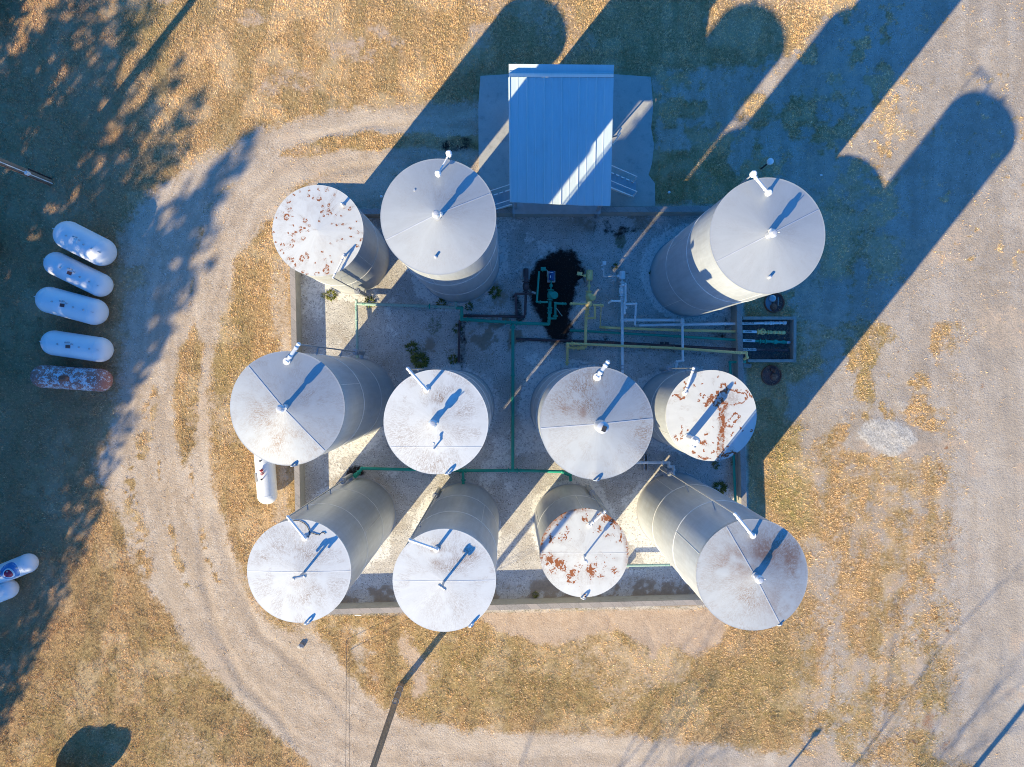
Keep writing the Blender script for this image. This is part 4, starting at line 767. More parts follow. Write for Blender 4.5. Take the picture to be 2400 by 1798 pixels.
pipe(gh, [(836, 1114, .3), (848.5, 1098, .3), (960, 1100.6, .3), (1080, 1103, .3), (1220, 1103, .3), (1318, 1105.5, .3), (1326, 1110, .3), (1336, 1114, .3), (1338, 1128, .3)], .06, M['green'])
pipe(gh, [(1085, 1103, .3), (1086, 1142, .3)], .055, M['green']); fl(gh, [(1192, 1103, .3, 1, 0), (1212, 1103, .3, 1, 0), (1078, 1103, .3, 1, 0), (1092, 1103, .3, 1, 0)], .10, M['green']); fl(gh, [(1086, 1125, .3, 0, 1)], .09, M['green'])
valve(gh, 836, 1112, .3, 1, -1, M['green'], .05, .08)
ge = thing('pipeline', at(1716, 1000, 0), 'green pipe running along the inside of the east wall', 'pipeline', 'pipe runs on the yard floor')
pipe(ge, [(1748, 848, .45), (1711, 849, .45), (1712.5, 880, .4), (1719, 1060, .4), (1724, 1180, .4)], .052, M['green'])
gw = thing('pipeline', at(1515, 1325, 0), 'short green pipe linking the two right hand tanks of the bottom row', 'pipeline', 'pipe runs on the yard floor')
pipe(gw, [(1466, 1325.7, .3), (1570, 1324, .3)], .05, M['palegreen']); supports(gw, [(1470, 1328)], .26)
gx = thing('pipeline', at(1530, 783, 0), 'thin green pipe sloping right from the oil spill to the valve pit', 'pipeline', 'pipe runs on the yard floor')
pipe(gx, [(1336, 774.5, .02), (1360, 775.5, .12), (1580, 788, .35), (1726, 797, .42)], .05, M['green'])
# yellow lines
yl = thing('pipeline', at(1570, 772, 0), 'upper yellow pipe running right from the pump to the valve pit', 'pipeline', 'pipe runs on the yard floor')
pipe(yl, [(1406, 766.5, .05), (1420, 768, .25), (1580, 773.8, .40), (1727, 777, .42)], .052, M['yellow'])
pipe(yl, [(1409, 718, .9), (1408, 745, .45), (1406.5, 766, .1)], .018, M['yellow'], 'chain_drain', n=6)
y2 = thing('pipeline', at(1450, 811, 0), 'lower yellow pipe with elbows at its left end, reaching the east wall', 'pipeline', 'pipe runs on the yard floor')
pipe(y2, [(1329, 856, .25), (1330.5, 806, .5), (1345, 806, .5), (1580, 816, .5), (1735, 827, .76), (1749, 827, .76), (1751, 838, .7), (1744, 842, .5)], .05, M['yellow']); pipe(y2, [(1371, 816.5, .4), (1334, 815, .4)], .05, M['yellow'])
fl(y2, [(1341, 806, .5, 1, 0), (1345, 816, .4, 1, 0), (1354, 816, .4, 1, 0)], .085, M['yellow']); fl(y2, [(1330, 812, .5, 0, 1), (1329.5, 850, .27, 0, 1)], .085, M['yellow']); valve(y2, 1362.5, 815.5, .4, 1, 0, M['yellow'], .045, .06, .2); supports(y2, [(1333, 820)], .36)
# white lines
wl = thing('pipeline', at(1570, 750, 0), 'white pipe run with a cross branch leading down to the east rusty tank', 'pipeline', 'pipe runs on the yard floor')
pipe(wl, [(1458.3, 750.2, .35), (1580, 750.2, .35), (1603, 750.4, .35)], .058, M['white'])
pipe(wl, [(1599, 746, .5), (1599.2, 762, .55), (1600.3, 845.6, .5), (1586.7, 847.7, .45), (1583.5, 866, .35)], .048, M['white']); fl(wl, [(1598.9, 753, .5, 0, 1), (1599, 758, .52, 0, 1)], .09, M['white']); fl(wl, [(1467, 750.2, .35, 1, 0)], .09, M['white'])
w2 = thing('pipeline', at(1610, 760, 0), 'flaking white pipe running right into the wall above the yellow pipe', 'pipeline', 'pipe runs on the yard floor')
pipe(w2, [(1490, 763.5, .03), (1500, 763, .25), (1580, 761, .36), (1700, 759, .42), (1725, 758.6, .42)], .055, M['white'])
w3 = thing('pipeline', at(1530, 1085, 0), 'white pipe with double elbow feeding the south east tank', 'pipeline', 'pipe runs on the yard floor')
pipe(w3, [(1470, 1084.4, .45), (1553.4, 1084.4, .45), (1567, 1085, .45), (1568, 1094, .45), (1578, 1094.5, .45), (1578.7, 1101, .45), (1577.5, 1113, .45)], .058, M['white']); fl(w3, [(1554, 1084.4, .45, 1, 0), (1577, 1112, .45, 0, 1)], .095, M['white'])
p = at(1582.5, 1104.3, .45); MB().cyl(p-Vector((.1, 0, 0)), p+Vector((.0, 0, .02)), .03).wheel(p, .07, (0, 0, 1)).build('handwheel', M['galv'], w3)
p = at(1511.6, 1084, .22); MB().box((p.x-.06, p.y, .24), (.025, .62, .42)).box((p.x+.06, p.y, .24), (.025, .62, .42)).build('pipe_stand', M['galv'], w3, smooth=0)
# rusty lines
rl = thing('pipeline', at(1150, 741, 0), 'dark rusty pipe lying just above the long green pipe', 'pipeline', 'pipe runs on the yard floor')
pipe(rl, [(1086, 739.5, .1), (1231, 742.4, .12)], .05, M['rustpipe'])
r2 = thing('pipeline', at(1077, 800, 0), 'dark rusty upright pipe above the white tank with tan speckles', 'pipeline', 'pipe runs on the yard floor')
pipe(r2, [(1077.5, 750, .1), (1075, 850, .1)], .045, M['rustpipe'])
r3 = thing('pipeline', at(1460, 803, 0), 'long dark rusty pipe running right from the green tee to the pit', 'pipeline', 'pipe runs on the yard floor')
pipe(r3, [(1209, 794.6, .08), (1400, 801, .10), (1580, 811, .20), (1724, 818.8, .4)], .052, M['rustpipe'])
for px in (1563, 1551): MB().box(at(px, 804.5, .17), (.13, .10, .10)).build('clamp', M['darkmetal'], r3, smooth=0)

def pump(label, motor_px, body_px, mat, motor_mat, mlen, mr, box=None, boxmat=None):
    root = thing('pump', at(body_px[0], body_px[1], 0), label, 'pump', 'transfer pumps in the tank yard'); zc_ = .42
    m0 = at(*motor_px, zc_); b0 = at(*body_px, zc_); dv = (b0-m0); dv.z = 0; dv.normalize(); a = m0-dv*mlen/2
    mo = MB().lathe([(mr*.8, 0), (mr*.98, .02), (mr, .05), (mr, mlen*.72), (mr*1.03, mlen*.74), (mr*.98, mlen*.97), (mr*.5, mlen)], a, dv, 22)
    for k in range(10):
        q = 2*PI*k/10; 
    mo = mo.build('motor', motor_mat, root)
    MB().box((m0.x, m0.y, .14), (.3, .42, .26)).build('base', M['stone'], root, smooth=0)
    e = m0+dv*mlen/2; MB().cyl(e-dv*.02, b0-dv*.12, .028, n=10).build('shaft', mat, root); MB().lathe([(.05, -.05), (.065, -.04), (.065, .04), (.05, .05)], lerp(e, b0, .35), dv, 14).build('coupling', mat, root)
    MB().lathe([(.06, -.22), (.13, -.21), (.13, -.18), (.08, -.17), (.11, -.10), (.125, 0), (.11, .10), (.07, .15), (.12, .17), (.12, .20), (.06, .21)], b0, dv, 20).ball(b0+Vector((0, 0, .06)), .10, 14).build('pump_body', mat, root)
    return root, b0, m0, dv
gp, b0, m0, dv = pump('green pump with blue motor standing in the black oil spill', (1293, 646.7), (1290, 692), M['green'], M['bluemotor'], .36, .11)
p = at(1299.5, 692, .55); MB().lathe([(.14, -.06), (.145, -.04), (.145, 0), (.13, .015), (.01, .02)], p, n=24).build('strainer_cap', M['green'], gp)
p = at(1273.4, 630.4, .75); MB().box(p, (.19, .13, .10)).box(p+Vector((0, 0, -.4)), (.03, .03, .72)).build('switch_box', M['palegreen'] if False else M['green'], gp, smooth=0)
pipe(gp, [(1279, 632, .72), (1282.5, 634, .72), (1282.5, 648, .45), (1287, 650, .42)], .012, M['palegreen'], 'conduit', n=6)
pipe(gp, [(1263.5, 636, .72), (1258, 707, .72), (1262, 708.3, .72), (1284, 708.5, .62)], .036, M['green'])
pipe(gp, [(1299, 711, .62), (1325, 712.4, .62), (1325.5, 713, .4)], .042, M['green']); pipe(gp, [(1301.5, 708, .6), (1301.5, 746, .45), (1288, 746.5, .42)], .045, M['green']); pipe(gp, [(1289.5, 698, .42), (1287.5, 745, .42), (1286, 760.5, .3)], .06, M['green'])
fl(gp, [(1288.5, 722, .42, 0, 1), (1288, 733, .42, 0, 1), (1301.5, 741, .47, 0, 1)], .10, M['green']); fl(gp, [(1266, 708.3, .72, 1, 0), (1319, 712, .62, 1, 0)], .06, M['green']); valve(gp, 1288.2, 728, .42, 0, 1, M['green'], .045, .07, .16)
pipe(gp, [(1304.5, 723, .7), (1317.5, 741, .55)], .014, M['palegreen'], 'lever', n=6)
for (px, py, sx, sy) in ((1293.3, 638.5, .11, .022), (1286.8, 639, .022, .06), (1290, 648.5, .035, .09)): MB().box(at(px, py, .532), (sx, sy, .012)).build('decal', M['whiteclean'], gp, smooth=0)
yp, b0, m0, dv = pump('yellow pump with yellow motor beside the oil spill', (1381.6, 645.4), (1379.8, 695), M['yellow'], M['yellow'], .40, .125)
p = at(1388.5, 697, .55); MB().lathe([(.13, -.06), (.135, -.04), (.135, 0), (.12, .015), (.01, .02)], p, n=24).build('strainer_cap', M['yellow'], yp)
p = at(1358.5, 641.7, .6); MB().box(p, (.19, .12, .10), rz=-.18).box(p+Vector((0, 0, -.3)), (.03, .03, .54)).build('switch_box', M['yellow'], yp, smooth=0)
pipe(yp, [(1363, 645, .58), (1368, 646.5, .5), (1374, 646.5, .45)], .02, M['yellow'], 'conduit', n=6); MB().box(at(1370.5, 646.2, .48), (.10, .09, .10)).build('terminal_box', M['yellow'], yp, smooth=0)
pipe(yp, [(1337.5, 713.5, .5), (1338.5, 712, .68), (1373, 712.6, .68), (1376, 714, .5)], .044, M['yellow']); pipe(yp, [(1390, 715, .68), (1412, 716, .68), (1412.5, 717.5, .45)], .042, M['yellow']); pipe(yp, [(1394.3, 714, .66), (1394.3, 745, .5), (1377, 746, .42)], .044, M['yellow'])
pipe(yp, [(1378.5, 704, .42), (1376, 735, .42), (1373.5, 745, .42), (1371.8, 816, .4)], .058, M['yellow']); fl(yp, [(1376.5, 725.5, .42, 0, 1), (1375.6, 737.5, .42, 0, 1)], .115, M['yellow']); fl(yp, [(1345, 712.4, .68, 1, 0), (1408, 715.7, .68, 1, 0)], .065, M['yellow'])
p = at(1376.2, 731, .55); MB().cyl(p-Vector((0, 0, .15)), p, .02).wheel(p, .07).build('handwheel', M['yellow'], yp); MB().lathe([(.10, 0), (.115, .05), (.10, .10), (.05, .12), (.01, .125)], at(1381, 713, .60), n=16).build('relief_valve', M['yellow'], yp)
wp_, b0, m0, dv = pump('white pump with white motor between yellow pump and the big north east tank', (1458.6, 645.3), (1457.9, 682), M['white'], M['white'], .32, .115)
p = at(1416.3, 616.7, .6); MB().box(p, (.13, .14, .10)).box(p+Vector((-.09, -.09, 0)), (.06, .05, .05)).box(p+Vector((0, 0, -.3)), (.03, .03, .54)).build('switch_box', M['white'], wp_, smooth=0)
pipe(wp_, [(1415.3, 622, .58), (1415.3, 647.5, .45), (1449, 646.8, .42)], .014, M['white'], 'conduit', n=6); MB().box(at(1449.5, 647, .43), (.09, .10, .10)).build('terminal_box', M['white'], wp_, smooth=0); MB().ball(at(1411.5, 630.5, .1), .04).build('plug', M['white'], wp_)
pipe(wp_, [(1457, 669, .6), (1466, 667, .62), (1466.2, 705, .62), (1464, 712, .62), (1464, 733, .62), (1463, 736, .6)], .042, M['white']); pipe(wp_, [(1426.5, 710, .45), (1434, 705.6, .62), (1456, 706.4, .62)], .04, M['white']); pipe(wp_, [(1466, 712.6, .6), (1491, 712.3, .6), (1488.5, 748, .45), (1488, 762, .35)], .042, M['white'])
pipe(wp_, [(1458.2, 692, .42), (1458.3, 750, .36), (1458.5, 800, .35), (1458.8, 878, .35)], .058, M['white']); fl(wp_, [(1458, 661.8, .42, 0, 1), (1458.2, 699, .42, 0, 1), (1458.3, 703, .42, 0, 1)], .095, M['white']); MB().ring(at(1467, 721, .62), .04, .013).ball(at(1467, 721, .62), .03).build('gauge', M['white'], wp_)
fl(wp_, [(1457, 857, .35, 0, 1), (1459, 865, .35, 0, 1)], .08, M['galv'])
rp_, b0, m0, dv = pump('old rusty dark pump at the left edge of the oil spill', (1232.5, 640), (1232.5, 672), M['rustpipe'], M['rustpipe'], .34, .10)
pipe(rp_, [(1232.5, 680, .40), (1232.5, 690, .4), (1230.7, 739, .2)], .05, M['rustpipe']); pipe(rp_, [(1207, 688.6, .42), (1232, 688.8, .42), (1252, 687, .42)], .045, M['rustpipe']); pipe(rp_, [(1208.5, 688, .42), (1211, 738, .2)], .045, M['rustpipe']); MB().box(at(1233, 655, .5), (.18, .22, .08)).build('terminal_box', M['rustpipe'], rp_, smooth=0)
o = MB().cyl(at(1246, 685, .43), at(1256, 687.5, .43), .045).build('pipe_nipple', M['stone'], rp_)
o = MB().box(at(1362, 661, .06), (.20, .22, .12), rz=.5).build('concrete_block', M['stone'], smooth=0, origin=at(1362, 661, 0)); tag(o, 'pale broken concrete block lying left of the yellow motor', 'block')
o = MB().box(at(1750, 857, .1), (.30, .15, .2), rz=-.1).build('concrete_block', M['pitwall'], smooth=0, origin=at(1750, 857, 0)); tag(o, 'grey concrete block at the lower left corner of the valve pit', 'block')

# ------------------------------------------------------------------ valve pit and its fill connections
pt = thing('valve_pit', at(1800, 795, 0), 'open square concrete pit holding four labelled pipe ends outside the east wall', 'pit')
ZP = .40; P0 = at(1741, 742, ZP); P1 = at(1867, 742, ZP); P2 = at(1867, 849, ZP); P3 = at(1753, 849, ZP); wd_ = .11
mb = MB()
for a, b in ((P0, Vector((P1.x, P0.y, ZP))), (P3, Vector((P1.x, P3.y, ZP)))):
    s_ = -1 if a is P0 else 1; mb.box(((a.x+b.x)/2, a.y+s_*wd_/2, ZP/2-.03), (abs(b.x-a.x), wd_, ZP+.06))
mb.box((P1.x-wd_/2+.002, (P0.y+P3.y)/2, ZP/2-.032), (wd_, abs(P0.y-P3.y)-2*wd_-.004, ZP+.06)); mb.build('pit_wall', M['pitwall'], pt, smooth=0)
MB().box(((P0.x+P1.x)/2-.02, (P0.y+P3.y)/2, .012), (P1.x-P0.x-.12, P0.y-P3.y-.1, .03)).build('pit_floor', M['pitfloor'], pt, smooth=0)
def text_mesh(body, size, loc, mat, parent, rz=0.0):
    cu = bpy.data.curves.new('lettering', 'FONT'); cu.body = body; cu.size = size; cu.extrude = .002; cu.align_x = 'CENTER'; cu.align_y = 'CENTER'; cu.space_character = 1.05
    tmp = bpy.data.objects.new('lettering', cu); me = bpy.data.meshes.new_from_object(tmp); bpy.data.objects.remove(tmp); me.materials.clear(); me.materials.append(mat)
    o = bpy.data.objects.new('lettering', me); COL.objects.link(o); r = parent
    while r.parent is not None: r = r.parent
    o.parent = parent; o.location = Vector(loc)-r.location; o.rotation_euler = (0, 0, rz); return o
CN = [('white fill pipe end in the pit, topmost of the four', 758, 1844, M['white'], 'GASOLINE', 1790, 758, 756.5), ('yellow fill pipe end with spoked handwheel in the pit', 777, 1840, M['yellow'], 'DIESEL', 1773, 777, 780), ('green fill pipe end with silver tip in the pit', 799, 1854, M['green'], 'DIESEL', 1769, 798, 803), ('dark rusty fill pipe end with white name label in the pit', 819.5, 1843, M['rustpipe'], 'KEROSENE', 1772, 819, 821)]
ZC = .24
for lab, py, xe, mt, txt, xl, ya, yb in CN:
    r = thing('fill_connection', at(1790, py, 0), lab, 'pipe fitting', 'fill connections in the valve pit'); sl_ = (yb-ya)/(xe-1741)
    Y = lambda x: ya+(x-1741)*sl_
    pipe(r, [(1738, Y(1738), ZC), (xe-4, Y(xe-4), ZC)], .05, mt); lb = MB().cyl(at(1741, Y(1741), ZC), at(xl, Y(xl), ZC), .054, n=14).build('label_band', M['whiteclean'], r)
    a = at(1743, Y(1743), ZC); b = at(1771, Y(1771), ZC); text_mesh(txt, .105 if txt == 'KEROSENE' else .085, (a+b)/2+Vector((0 if txt == 'KEROSENE' else -.05, 0, .058)), M['black'], lb)
    e = at(xe, Y(xe), ZC)
    if txt == 'GASOLINE':
        for x, rr_ in ((1794, .07), (1800, .065), (1806, .08), (1812, .065), (1820, .06), (1828, .065), (1838, .07)): MB().flange(at(x, Y(x), ZC), (1, 0, 0), rr_, .07).build('coupling', mt, r)
        MB().lathe([(.06, 0), (.075, .02), (.075, .12), (.05, .13)], at(1835, Y(1835), ZC), (1, 0, 0), 14).build('cap', M['whiteclean'], r)
    elif mt is M['yellow']:
        for x, rr_ in ((1777, .10), (1783, .085), (1800, .085)): MB().flange(at(x, Y(x), ZC), (1, 0, 0), rr_, .05).build('coupling', mt, r)
        p = at(1788, Y(1788)-1, ZC+.2); MB().cyl(p-Vector((0, 0, .2)), p, .025).wheel(p, .105, (0, 0, 1), .014).build('handwheel', mt, r)
        for x in (1806, 1816, 1826, 1834): MB().flange(at(x, Y(x), ZC), (1, 0, 0), .072, .08).build('coupling', mt, r)
        MB().lathe([(.05, 0), (.075, .02), (.075, .13), (.06, .15)], at(1831, Y(1831), ZC), (1, 0, 0), 14).build('cap', mt, r)
    elif mt is M['green']:
        for x, dy in ((1781, 0), (1794, 0)): MB().flange(at(x, Y(x), ZC), (1, 0, 0), .095, .04).build('coupling', mt, r)
        p = at(1789, Y(1789), ZC+.13); MB().cyl(p-Vector((0, 0, .13)), p, .02).wheel(p, .05).build('handwheel', mt, r); p = at(1817.5, Y(1817.5), ZC); MB().lathe([(.09, -.1), (.095, 0), (.085, .05), (.01, .07)], p, n=18).build('check_valve', mt, r)
        MB().lathe([(.05, 0), (.07, .05), (.07, .12), (.05, .14)], at(1832, Y(1832), ZC), (1, 0, 0), 14).build('coupling', mt, r); MB().lathe([(.05, 0), (.06, .02), (.06, .12), (.05, .14)], at(1844, Y(1844), ZC), (1, 0, 0), 14).build('cap', M['galv'], r)
    else:
        p = at(1801, Y(1801), ZC+.1); MB().cyl(p-Vector((0, 0, .1)), p, .02).wheel(p, .05).build('handwheel', mt, r); p = at(1812, Y(1812), ZC+.10); MB().cyl(p-Vector((0, 0, .1)), p, .02).wheel(p, .075).build('handwheel', mt, r)
        for x in (1823, 1838): MB().lathe([(.05, 0), (.07, .03), (.07, .12), (.055, .15)], at(x, Y(x), ZC), (1, 0, 0), 14).build('coupling', mt, r)
# round fill manholes
for (px, py, lab, half) in ((1814, 709.6, 'round rusty fill manhole half blue above the valve pit', True), (1807.4, 880, 'round dark rusty fill manhole below the valve pit', False)):
    c = at(px, py, 0); r = thing('manhole', c, lab, 'manhole', 'round fill manholes east of the wall')
    MB().lathe([(.40, -.05), (.40, .06), (.385, .075), (.36, .075), (.36, .03)], c, n=36, cap=False).build('rim', M['rust'] if not half else M['rust'], r); MB().lathe([(.36, 0), (.36, .03)], c, n=36).build('lid', M['lid'], r)
    if half:
        MB().prism([(c.x+.352*math.cos(q), c.y+.352*math.sin(q)) for q in np.linspace(1.9, 4.4, 16)], .0302, .038).build('painted_plate', M['plate'], r, smooth=0)
        MB().lathe([(.13, 0), (.13, .07), (.10, .09), (.01, .095)], c+Vector((-.09, .16, .03)), n=20).build('fill_cap', M['galv'], r); MB().lathe([(.13, 0), (.13, .07), (.10, .09), (.01, .095)], c+Vector((-.04, -.17, .03)), n=20).build('fill_cap', M['rust'], r); MB().tube([c+Vector((.14, .2, .05)), c+Vector((.13, -.12, .07))], .015).build('handle', M['galv'], r)
    else:
        MB().lathe([(.13, 0), (.13, .07), (.10, .09), (.01, .095)], c+Vector((.09, -.05, .03)), n=20).build('fill_cap', M['rust'], r); MB().box(c+Vector((.05, .21, .07)), (.2, .10, .07), rz=-.25).ball(c+Vector((.10, .17, .08)), .07).build('fill_cap', M['rust'], r)
# ------------------------------------------------------------------ propane tanks
PN = {}
def capsule(L, r, n=28, head=.92):
    prof = [(r*math.sin(q), -L/2+r*head*(1-math.cos(q))) for q in np.linspace(0.001, PI/2, 10)]
    prof += [(r, z) for z in np.linspace(-L/2+r*head+.02, L/2-r*head-.02, 9)] + [(r*math.cos(q), L/2-r*head+r*head*math.sin(q)) for q in np.linspace(0, PI/2-.001, 10)]
    return prof
def propane(label, px, py, ang, L, r, style, group='propane tanks lying on the ground'):
    zc_ = r+.10; c = at(px, py, zc_); root = thing('propane_tank', (c.x, c.y, 0), label, 'propane tank', group); root.rotation_euler = (0, 0, ang)
    def part(mb, name, mat, parent=None, sm=35):
        o = mb.build(name, mat, None, smooth=sm); o.parent = parent or root; return o
    rusty = style == 'rusty'
    body = part(MB().lathe(capsule(L, r), (0, 0, zc_), (1, 0, 0), 44, cap=False), 'tank_body', M['propanerust'] if rusty else M['propane'], sm=60)
    wb = MB()
    for x in (-L/2+r*.92, L/2-r*.92): wb.ring((x, 0, zc_), r, .006, (1, 0, 0), 40, 5)
    part(wb, 'weld_bead', M['propanerust'] if rusty else M['propane'], body)
    for sx in (-1, 1):
        for sy in (-1, 1): part(MB().box((sx*L*.27, sy*r*.5, (zc_-r*.75)/2), (.09, .07, zc_-r*.75)), 'foot', M['darkmetal'], sm=0)
    top = zc_+r
    if rusty: part(MB().lathe([(.11*math.sin(q), -.20+.11*(1-math.cos(q))) for q in np.linspace(0.01, PI/2, 6)]+[(.11*math.cos(q), .09+.11*math.sin(q)) for q in np.linspace(0, PI/2-.01, 6)], (-.02, 0, top+.0), (1, 0, 0), 18, cap=False), 'valve_cover', M['rust'])
    elif style == 'red':
        for x, hh in ((.35, .10), (-.95+.6, .10), (-.62, .05)): part(MB().lathe([(.02, -.03), (.02, hh), (.035, hh), (.035, hh+.04), (.005, hh+.05)], (x, 0, top), n=10), 'fitting', M['darkmetal'])
        part(MB().lathe([(.05, -.03), (.05, .06), (.03, .08), (.03, .16), (.01, .17)], (.02, .0, top), n=12).cyl((.02, 0, top+.08), (.02, -.09, top+.10), .018), 'red_valve', M['red']); part(MB().lathe([(.04, -.03), (.04, .08), (.06, .09), (.06, .12), (.01, .13)], (.14, .02, top), n=12), 'red_valve', M['red']); part(MB().ring((.14, .02, top+.15), .035, .009), 'handwheel', M['whiteclean'])
        for sx in (-.72, .72): part(MB().box((sx*L/2, 0, zc_+r*.86), (.02, .10, .10)), 'lifting_lug', M['whiteclean'], sm=0)
        part(MB().box((.30, -r*.80, zc_+r*.63), (.32, .22, .012), M=Matrix.Rotation(.9, 3, 'X')), 'data_plate', M['galv'], sm=0)
    else:
        sg = 1 if style != 'plain2' else 1
        part(MB().box((-.05, -.04, top-.0), (.16, .12, .05), rz=.1), 'gauge_cover', M['lid'] if style != 'patch' else M['whiteclean'], sm=0)
        for x, y in ((-.14, .10), (-.03, .12), (.10, .07)): part(MB().lathe([(.022, -.04), (.022, .05), (.034, .05), (.034, .08), (.005, .09)], (x, y, top-.01), n=10), 'fitting', M['galv'])
        for x in ((-.42, .30, .62) if style == 'patch' else (-.45, .36, .75)): part(MB().lathe([(.03, -.04), (.03, .03), (.02, .05), (.02, .06), (.004, .065)], (x, 0, top), n=10), 'fitting', M['galv'])
        part(MB().box((-L/2+.16, .0, zc_+r*.72), (.10, .02, .10)), 'lifting_lug', M['whiteclean'], sm=0); part(MB().box((L/2-.30, .0, zc_+r*.90), (.14, .015, .05)), 'lifting_lug', M['galv'], sm=0)
    if style == 'patch': part(MB().lathe([(.15, 0), (.14, .006)], (-.02, .03, top-.004), n=16), 'paint_patch', M['whiteclean'], body)
    if style == 'logo':
        def wrap(r0, r1, cx, cy, off, n_=40, m_=6):
            mb = MB(); R2 = r+off; vs = []; fs = []
            for k in range(m_+1):
                q = r0+(r1-r0)*k/m_
                for i in range(n_):
                    th = 2*PI*i/n_; x = cx+q*math.cos(th); sarc = cy+q*math.sin(th); vs.append((x, R2*math.sin(sarc/r), zc_+R2*math.cos(sarc/r)))
            for k in range(m_):
                for i in range(n_): fs.append((k*n_+i, k*n_+(i+1) % n_, (k+1)*n_+(i+1) % n_, (k+1)*n_+i))
            return mb.add(vs, fs)
        part(wrap(.0, .40, .42, -.04, .003), 'logo_disc', M['logoblue'], body); part(wrap(.36, .41, .42, -.04, .005), 'logo_ring', M['whiteclean'], body); part(wrap(.0, .21, .36, -.10, .006), 'logo_disc', M['whiteclean'], body); part(wrap(.0, .16, .34, -.10, .008), 'logo_centre', M['logored'], body)
    return root
K5 = .3319
def P5(zx, zy): return (zx*K5, 450+zy*K5)
propane('fattest pale propane tank, topmost of the row, with a white patch on top', *P5(602, 365), -math.radians(27), 2.36, .535, 'patch')
propane('slim pale propane tank, second from the top of the row', *P5(556, 583), -math.radians(26), 2.66, .45, 'plain')
propane('pale propane tank in the middle of the row with two sun flecks', *P5(511, 805), -math.radians(15), 2.66, .50, 'plain')
propane('pale propane tank lying just above the rusty one', *P5(547, 1090), -math.radians(8.5), 2.62, .475, 'plain')
propane('rust patched propane tank, lowest of the row', *P5(509, 1316), -math.radians(3.8), 2.98, .435, 'rusty')
propane('clean white propane tank with red valves lying half under the west metal tank', 622, 1098, -math.radians(86), 2.75, .375, 'red')
propane('pale propane tank with blue and red round emblem at the left edge', 14, 1341, math.radians(22), 2.5, .37, 'logo')
propane('plain pale propane tank cut by the left edge below the emblem tank', -32, 1402, math.radians(22), 2.5, .36, 'plain')
bt = propane('beige tank just entering the bottom edge of the view', 152, 1836, math.radians(-2), 2.3, .46, 'rusty')
for ch in list(bt.children):
    for q in [ch]+list(ch.children):
        if q.type == 'MESH' and q.data.materials[0] in (M['propanerust'], M['rust']): q.data.materials[0] = M['beige']

# ------------------------------------------------------------------ poles, wires
def pole(label, bx_, by_, h, r, extra=None, group='wooden utility poles'):
    b = at(bx_, by_, 0); root = thing('utility_pole', b, label, 'pole', group)
    mb = MB().lathe([(r, -.1), (r, .3), (r*.97, 2), (r*.86, h*.6), (r*.74, h)], b, n=20); mb.build('shaft', M['wood'], root)
    if extra == 'bands':
        for z, rr_ in ((.35, r*1.04), (.8, r*1.03), (1.35, r*1.04)): MB().ring(b+Vector((0, 0, z)), rr_, .012, n=22).build('steel_band', M['galv'], root)
        MB().box(b+Vector((.03, r*1.05, 1.6)), (.10, .05, .22)).build('tag_plate', M['galv'], root, smooth=0)
    if extra == 'conduit':
        e = Vector((.75, -.35, 0)).normalized(); f = Vector((.5, .6, 0)).normalized(); MB().cyl(b+e*r*1.15+Vector((0, 0, .05)), b+e*r*1.1+Vector((0, 0, h*.8)), .02, n=8).build('conduit', M['whiteclean'], root); MB().cyl(b+f*r*1.15+Vector((0, 0, .05)), b+f*r*1.15+Vector((0, 0, 1.3)), .03, n=8).build('conduit', M['darkmetal'], root)
        MB().box(b+e*(r*1.3)+Vector((0, 0, 1.45)), (.12, .10, .2), rz=.4).build('meter_box', M['propane'], root, smooth=0)
        MB().cyl(b+Vector((.04, -.1, 0))*1.4, b+Vector((.04, -.1, 0))*1.3+Vector((0, 0, 3)), .012, n=6).build('ground_wire', M['rust'], root)
    return root
pole('weathered wooden pole rising at the bottom edge left of centre', 940, 1606, 9.5, .115, 'bands')
pole('wooden pole with white conduit and meter box at the left edge', 116, 427, 8.5, .135, 'conduit')
pole('wooden pole standing south east beyond the view', 2050, 2090, 9.0, .11)
r = thing('sign_post', at(1585, 2125, 0), 'thin steel post standing south beyond the view', 'post'); MB().cyl(at(1585, 2125, -.1), at(1585, 2125, 0)+Vector((0, 0, 3.9)), .045).build('post', M['galv'], r); MB().box(at(1585, 2125, 0)+Vector((0, 0, 3.95)), (.22, .1, .16)).build('cap', M['galv'], r, smooth=0)
for (ax, ay, bx_, by_, lab) in ((812, 1500, 809, 2050, 'thin guy wire, left one of the pair crossing the lower track'), (818, 1525, 819, 2050, 'thin guy wire, right one of the pair crossing the lower track')):
    o = MB().cyl(at(ax, ay, .02), at(bx_, by_, 5.5), .009, n=6).build('guy_wire', M['cable'], origin=at(ax, ay, 0)); tag(o, lab, 'wire', 'guy wires')
# small standing and lying bits
p0 = at(1783.5, 396, 0); r = thing('vent_post', p0, 'white capped vent post standing beyond the north east tank', 'post')
MB().cyl(p0-Vector((0, 0, .1)), p0+Vector((0, 0, .75)), .03).build('post', M['darkmetal'], r); MB().lathe([(.05, 0), (.05, .06), (.085, .14), (.12, .18), (.12, .26), (.04, .30)], p0+Vector((0, 0, .72)), n=18).build('cap', M['whiteclean'], r)
def lump(name, px, py, sx, sy, sz, mat, label, cat, seed, group=None):
    c = at(px, py, 0); rr_ = random.Random(seed); mb = MB(); vs = []; n_ = 10
    for k in range(6):
        a = PI*k/5-PI/2
        for i in range(n_): q = 2*PI*i/n_; j = rr_.uniform(.8, 1.15); vs.append((c.x+sx*math.cos(a)*math.cos(q)*j, c.y+sy*math.cos(a)*math.sin(q)*j, sz*.5+sz*math.sin(a)*j*.6))
    fs = [(k*n_+i, k*n_+(i+1) % n_, (k+1)*n_+(i+1) % n_, (k+1)*n_+i) for k in range(5) for i in range(n_)]
    o = mb.add(vs, fs).build(name, mat, None, origin=c, smooth=25); return tag(o, label, cat, group)
